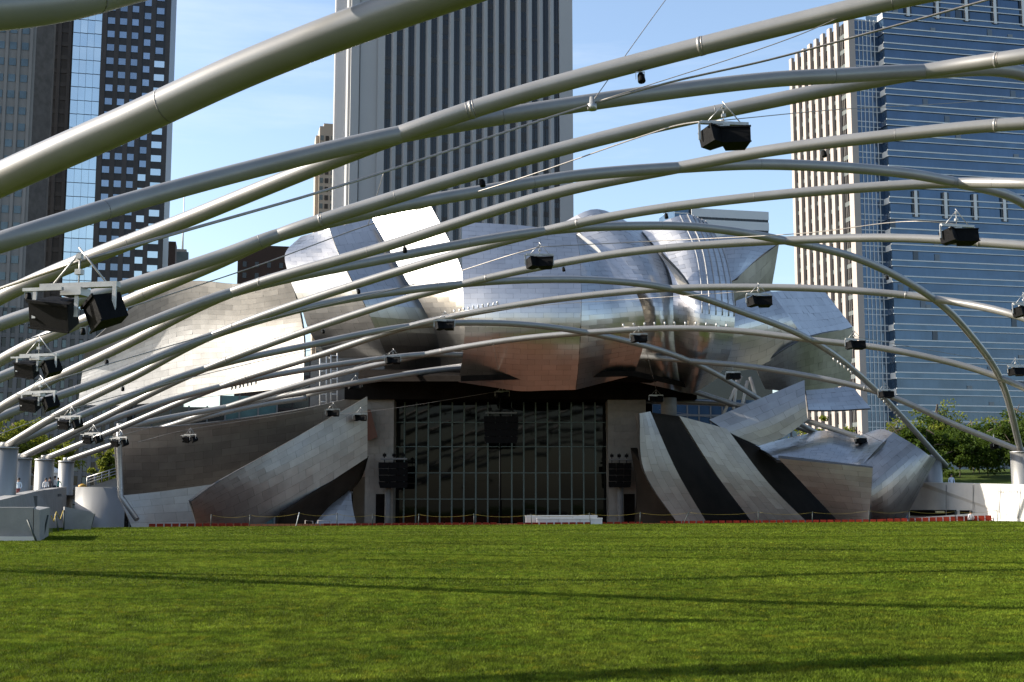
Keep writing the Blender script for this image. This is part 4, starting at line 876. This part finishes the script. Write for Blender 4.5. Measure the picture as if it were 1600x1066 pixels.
# --- smaller far buildings
o = tower('tan_tower', 497, 430, 'slim tan stone tower at the left side of the pinstriped tower', py=350); H = zat(197, 430)
bx('core', (0, 0, 0), (14, 14, H), tan, o); bx('set_back', (1.4, .5, H + .01), (12, 13, H + 1.2), tan, o); bx('corner_bay', (-1.2, 1.5, 0), (-.01, 9, H - 3), tan, o)
b1 = MB().box((0, -.12, 0), (1.2, -.004, 1.7)).mesh('window', winK); b2 = MB().box((0, -.1, 0), (1.1, -.004, 1.8)).mesh('window', winG)
for k in range(2, int(H / 3)):
    link('window', b1, o, (2.0, 0, k * 3)); link('window', b2, o, (4.0, 0, k * 3)); link('window', b2, o, (5.6, 0, k * 3)); link('window', b2, o, (.3, 0, k * 3))
o = tower('brown_block', 373, 400, 'dark brown brick block left of the bright bulge', py=350); H = zat(382, 400)
bx('core', (0, 0, 0), (17, 20, H), brownb, o)
for i in range(4):
    for k in range(8, int(H / 3.6)): link('window', b1, o, (1.6 + i * 3.8, 0, k * 3.6))
o = tower('brown_small_block', 258, 420, 'small dark block beside the granite tower', py=350); bx('core', (0, 0, 0), (3.6, 10, zat(379, 420)), brownb, o); bx('parapet', (-.1, -.1, zat(379, 420) + .01), (3.7, 10, zat(377, 420)), granite, o)
o = tower('masted_building', 272, 470, 'distant grey building topped with a thin mast', py=350); h = zat(393, 470)
bx('core', (0, 0, 0), (5.6, 10, h), winG, o); bx('roof_house', (.6, 1, h + .01), (4.8, 8, h + 1.2), lime, o); MB().tube([(3.2, 4, h + 1.2), (3.2, 4, h + 9), (3.2, 4, h + 30)], [.45, .3, .1], 6).build('mast', railw, o)
for k in range(8, int(h / 3.4)): bx('window_row', (.2, -.1, k * 3.4), (5.4, -.004, k * 3.4 + 1.6), winK, o)
o = tower('banded_building', 1081, 480, 'white banded office building peeking over the canopy at the right', py=350); h = zat(325, 480); d = 480
bx('core', (0, .3, 0), (31.5, 20, h), winK, o); bx('glass_corner', (-6.2, 1.8, 0), (-.01, 20, h), winS, o)
for a, c in ((325, 338), (342, 355), (360, 368), (373, 380), (385, 392), (398, 404), (410, 416), (422, 430)): bx('white_band', (-.02, 0, zat(c, d)), (31.6, .297, zat(a, d)), railw, o)
for i in range(1, 25): bx('window_post', (i * 1.28, .15, h * .6), (i * 1.28 + .15, .298, h - .2), granite, o)
b = MB()
for k in range(12): b.box((-6.25, 1.7, h - 2 - k * 3), (-.02, 1.797, h - 1.6 - k * 3))
b.build('corner_rails', railw, o)
teal = M_('teal_glass', (.05, .10, .105), .15, .3, var=.3, vscale=.2)
def block(px0, px1, py, d, mat, bandm, label, step, nm):
    o = tower(nm, px0, d, label, py=620); H = zat(py, d); Wd = (px1 - px0) * d / F / .977
    bx('core', (0, .3, 0), (Wd, 14, H), mat, o)
    for k in range(int(H / step)): bx('floor_band', (-.02, .05, k * step), (Wd + .02, .297, k * step + .5), bandm, o)
    n = int(Wd / 3.2)
    for i in range(n + 1): bx('pier', (i * Wd / max(n, 1) - .15, .0, 0), (i * Wd / max(n, 1) + .15, .296, H + .2), bandm, o)
block(180, 345, 634, 230, winK, greygrid, 'low dark office block seen under the left wing', 3.0, 'low_office_block')
block(345, 430, 618, 236, teal, greygrid, 'low teal glass building under the left wing', 3.2, 'teal_building')
block(430, 640, 560, 245, winK, brownb, 'dark building seen between the left wing and the stage', 3.2, 'dark_building')
block(1000, 1420, 622, 330, winB, greygrid, 'dark glass building seen between the right sheets', 3.4, 'rear_glass_building')
# ------------------------------------------------------------------ trees
def tree(px, pytop, pybase, d, rx, label, mat, nleaf=5000, lsz=.2, seed=0, gap=.5, zb=None):
    rs = np.random.RandomState(seed + 77); base = U(px, pybase, d)
    if zb is not None: base.z = zb
    top = U(px, pytop, d).z - base.z
    o = empty('leafy_tree', base, label, 'tree', None)
    b = MB(); pts = [Vector((0, 0, -.4))]; x = Vector((0, 0, 0))
    for k in range(6): x = x + Vector((rs.randn() * .06 * rx / 3, rs.randn() * .06, top * .14)); pts.append(x.copy())
    b.tube(pts, [max(.05, .05 * top / 2.4 * (1 - k / 7.5)) * .5 for k in range(7)], 8)
    ends = []
    for k in range(13):
        a = pts[1 + k % 5 + (1 if k % 5 < 5 else 0)] if k % 5 < 5 else pts[5]; an = rs.rand() * 6.28; r = rx * (.55 + .4 * rs.rand()); h = top * (.35 + .55 * rs.rand())
        e = Vector((math.cos(an) * r * (1 - abs(h / top - .55)), math.sin(an) * r * (1 - abs(h / top - .55)), h)); m = a.lerp(e, .5) + Vector((0, 0, .25))
        b.tube([a, m, e], [.03 * top / 3, .02 * top / 3, .008 * top / 3], 5); ends.append(e); ends.append(m)
    b.build('trunk', MAT['bark'], o)
    nc = 36; cl = []
    for k in range(nc):
        th = rs.rand() * 6.28; ph = math.acos(1 - 2 * rs.rand()); rr = (.45 + .55 * rs.rand() ** .5)
        c = np.array([math.cos(th) * math.sin(ph) * rx * rr, math.sin(th) * math.sin(ph) * rx * rr, top * .58 + math.cos(ph) * top * .42 * rr])
        if k < len(ends): c = .5 * c + .5 * np.array(ends[k])
        cl.append((c, rx * (.14 + .17 * rs.rand())))
    ci = rs.randint(0, nc, nleaf); C = np.array([c[0] for c in cl])[ci]; R = np.array([c[1] for c in cl])[ci]
    dv = rs.randn(nleaf, 3); dv /= np.linalg.norm(dv, axis=1)[:, None]
    P = C + dv * (R * rs.rand(nleaf) ** (1 / 2.2))[:, None] * np.array([1.25, 1.25, .75])
    a1 = rs.randn(nleaf, 3); a1 /= np.linalg.norm(a1, axis=1)[:, None]; a2 = np.cross(a1, rs.randn(nleaf, 3)); a2 /= np.linalg.norm(a2, axis=1)[:, None]
    s = lsz * (.6 + .8 * rs.rand(nleaf))[:, None]
    V = np.stack([P - a1 * s, P - a2 * s * .55, P + a1 * s, P + a2 * s * .55], 1).reshape(-1, 3)
    me = bpy.data.meshes.new('crown'); me.vertices.add(4 * nleaf); me.vertices.foreach_set('co', V.astype(np.float32).ravel())
    me.loops.add(4 * nleaf); me.loops.foreach_set('vertex_index', np.arange(4 * nleaf, dtype=np.int32)); me.polygons.add(nleaf)
    me.polygons.foreach_set('loop_start', np.arange(0, 4 * nleaf, 4, dtype=np.int32)); me.polygons.foreach_set('loop_total', np.full(nleaf, 4, np.int32)); me.update()
    me.materials.append(MAT[mat]); link('crown', me, o); return o
TR = [(1448, 655, 752, 140, 3.6, 'dense green tree behind the grey column at the right', 'leaf', 6500, .19), (1500, 668, 750, 146, 3.9, 'dense dark green tree left of the hanging loudspeaker at the right', 'leaf', 6500, .19),
 (1548, 660, 752, 150, 4.0, 'dense green tree directly behind the hanging loudspeaker at the right', 'leaf', 6500, .19), (1596, 650, 752, 142, 4.0, 'dense green tree behind the sunlit column at the right edge', 'leaf', 6500, .19), (1420, 668, 750, 156, 3.4, 'green tree half hidden by the rounded silver end', 'leaf', 4500, .19),
 (1465, 608, 745, 160, 3.6, 'tall wispy yellow green tree before the glass tower', 'leaf_y', 2300, .17), (1520, 640, 745, 168, 4.2, 'thin yellow green tree between the wispy one and the edge', 'leaf_y', 2000, .17), (1590, 615, 745, 170, 4.6, 'wispy yellow green tree at the upper right edge', 'leaf_y', 2000, .17), (1412, 632, 745, 165, 3.4, 'wispy yellow green tree left of the tall one', 'leaf_y', 1700, .17),
 (1474, 644, 752, 160, 4.6, 'broad dark tree behind the first two at the right', 'leaf', 6500, .2), (1530, 648, 752, 164, 4.8, 'broad dark tree rising between the loudspeaker and the wall', 'leaf', 6500, .2), (1580, 640, 752, 166, 4.8, 'broad dark tree beside the steep pipe at the right edge', 'leaf', 6500, .2),
 (1250, 648, 700, 150, 3.2, 'yellow green tree under the small blue sheet, left', 'leaf_y', 3000, .18), (1300, 645, 700, 152, 3.0, 'yellow green tree under the small blue sheet, middle', 'leaf_y', 2600, .18), (1345, 655, 700, 150, 2.6, 'yellow green tree right of the small blue sheet', 'leaf_y', 2200, .18), (1215, 668, 700, 146, 2.4, 'low yellow green tree behind the pale triangle', 'leaf_y', 2200, .18),
 (8, 640, 745, 138, 3.6, 'spring green tree at the left edge behind the columns', 'leaf_y', 6000, .19), (52, 652, 745, 146, 3.4, 'spring green tree between the first columns', 'leaf_y', 5200, .19), (92, 680, 748, 152, 2.4, 'small green tree behind the third column', 'leaf_y', 3000, .18), (168, 690, 748, 150, 2.0, 'small green tree above the stair railing', 'leaf_y', 3600, .18), (445, 640, 690, 138, 1.6, 'sprig of green leaves above the dark left wall', 'leaf_y', 900, .16)]
for i, (px, yt, yb, d, rx, lab, m, n, ls) in enumerate(TR): tree(px, yt, yb, d, rx, lab, m, n, ls, i, zb=(2.3 if px < 800 else 3.6) if not (1200 < px < 1360 or px == 445) else -3)
# shrubs under the right trees and a bench sized post
# ------------------------------------------------------------------ people
skin = M_('skin', (.42, .25, .17), .6); hair = M_('dark_hair', (.02, .015, .012), .7)
def person(px, pyfeet, d, h, shirt, trouser, label, sit=False, yaw=0, z=None):
    p = U(px, pyfeet, d)
    if z is not None: p.z = z
    o = empty('person', p, label, 'person'); o.rotation_euler = (0, 0, yaw); s = h / 1.72
    hip = .92 if not sit else .48
    J = {'pel': (0, 0, hip), 'wst': (0, .0, hip + .2), 'chs': (0, -.01, hip + .42), 'nek': (0, 0, hip + .56), 'hd0': (0, -.01, hip + .66), 'hd1': (0, -.01, hip + .8)}
    E = [('pel', 'wst'), ('wst', 'chs'), ('chs', 'nek'), ('nek', 'hd0'), ('hd0', 'hd1')]; R = {'pel': .15, 'wst': .13, 'chs': .15, 'nek': .06, 'hd0': .085, 'hd1': .09}
    for sd, nm in ((-1, 'l'), (1, 'r')):
        J['sh' + nm] = (sd * .19, 0, hip + .5); J['el' + nm] = (sd * .25, .03, hip + .22); J['ha' + nm] = (sd * .22, -.12, hip + .02)
        if sit: J['kn' + nm] = (sd * .11, -.44, hip + .02); J['an' + nm] = (sd * .11, -.46, .08); J['to' + nm] = (sd * .11, -.6, .04)
        else: J['kn' + nm] = (sd * .1, -.02 * sd, .5); J['an' + nm] = (sd * .1, .04 * sd, .08); J['to' + nm] = (sd * .1, .04 * sd - .14, .04)
        E += [('chs', 'sh' + nm), ('sh' + nm, 'el' + nm), ('el' + nm, 'ha' + nm), ('pel', 'kn' + nm), ('kn' + nm, 'an' + nm), ('an' + nm, 'to' + nm)]
        R.update({'sh' + nm: .065, 'el' + nm: .045, 'ha' + nm: .04, 'kn' + nm: .065, 'an' + nm: .045, 'to' + nm: .04})
    ks = list(J); me = bpy.data.meshes.new('body'); me.from_pydata([tuple(c * s for c in J[k]) for k in ks], [(ks.index(a), ks.index(b)) for a, b in E], [])
    body = link('body', me, o); mo = body.modifiers.new('skin', 'SKIN'); body.modifiers.new('sub', 'SUBSURF').levels = 1
    for k, v in zip(ks, me.skin_vertices[0].data): v.radius = (R[k] * s, R[k] * s * (.8 if k in ('pel', 'wst', 'chs') else 1)); v.use_root = (k == 'pel')
    m = bpy.data.materials.new('clothes'); m.use_nodes = True; t = m.node_tree; tc = t.nodes.new('ShaderNodeTexCoord'); sx = t.nodes.new('ShaderNodeSeparateXYZ'); t.links.new(tc.outputs['Object'], sx.inputs[0])
    cr = t.nodes.new('ShaderNodeValToRGB'); cr.color_ramp.interpolation = 'CONSTANT'; dv = t.nodes.new('ShaderNodeMath'); dv.operation = 'DIVIDE'; dv.inputs[1].default_value = (hip + .9) * s; t.links.new(sx.outputs[2], dv.inputs[0]); t.links.new(dv.outputs[0], cr.inputs[0])
    el = cr.color_ramp.elements; el[0].color = (*trouser, 1); el[1].position = (hip + .06) / (hip + .9); el[1].color = (*shirt, 1); e = el.new((hip + .55) / (hip + .9)); e.color = (.42, .25, .17, 1)
    t.links.new(cr.outputs[0], t.nodes['Principled BSDF'].inputs['Base Color']); t.nodes['Principled BSDF'].inputs['Roughness'].default_value = .8; me.materials.append(m)
    bm = bmesh.new(); bmesh.ops.create_icosphere(bm, subdivisions=2, radius=.115 * s)
    for v in bm.verts: v.co.z *= 1.12; v.co += Vector((0, .018, hip + .78)) * s
    hm = bpy.data.meshes.new('hair'); bm.to_mesh(hm); bm.free(); hm.materials.append(hair); link('hair', hm, o)
person(1487.5, 770, 114, 1.72, (.55, .6, .72), (.05, .06, .1), 'person in a pale blue shirt standing behind the white wall', z=2.37)
person(1517.5, 816, 103.6, 1.55, (.75, .68, .68), (.02, .02, .025), 'person in a white top sitting among the red seats', sit=True, yaw=math.pi, z=-.22)
person(28, 775, 96, 1.65, (.55, .62, .68), (.2, .05, .05), 'person in light clothes between the first two columns', z=1.75)
person(71, 768, 111, 1.66, (.75, .72, .7), (.04, .04, .06), 'person in white leaning on the wall left of the pair', z=2.0, yaw=.6)
person(77, 768, 112, 1.70, (.06, .05, .05), (.03, .03, .03), 'person in dark clothes beside the one in white on the wall', z=2.05)
person(85, 766, 113, 1.72, (.78, .74, .7), (.05, .06, .08), 'person in white standing right of the dark one on the wall', z=2.15, yaw=-.5)
person(90.5, 766, 114, 1.62, (.08, .3, .28), (.05, .05, .06), 'person in a teal top at the right end of the wall group', z=2.15, yaw=.3)
bpy.context.view_layer.update()
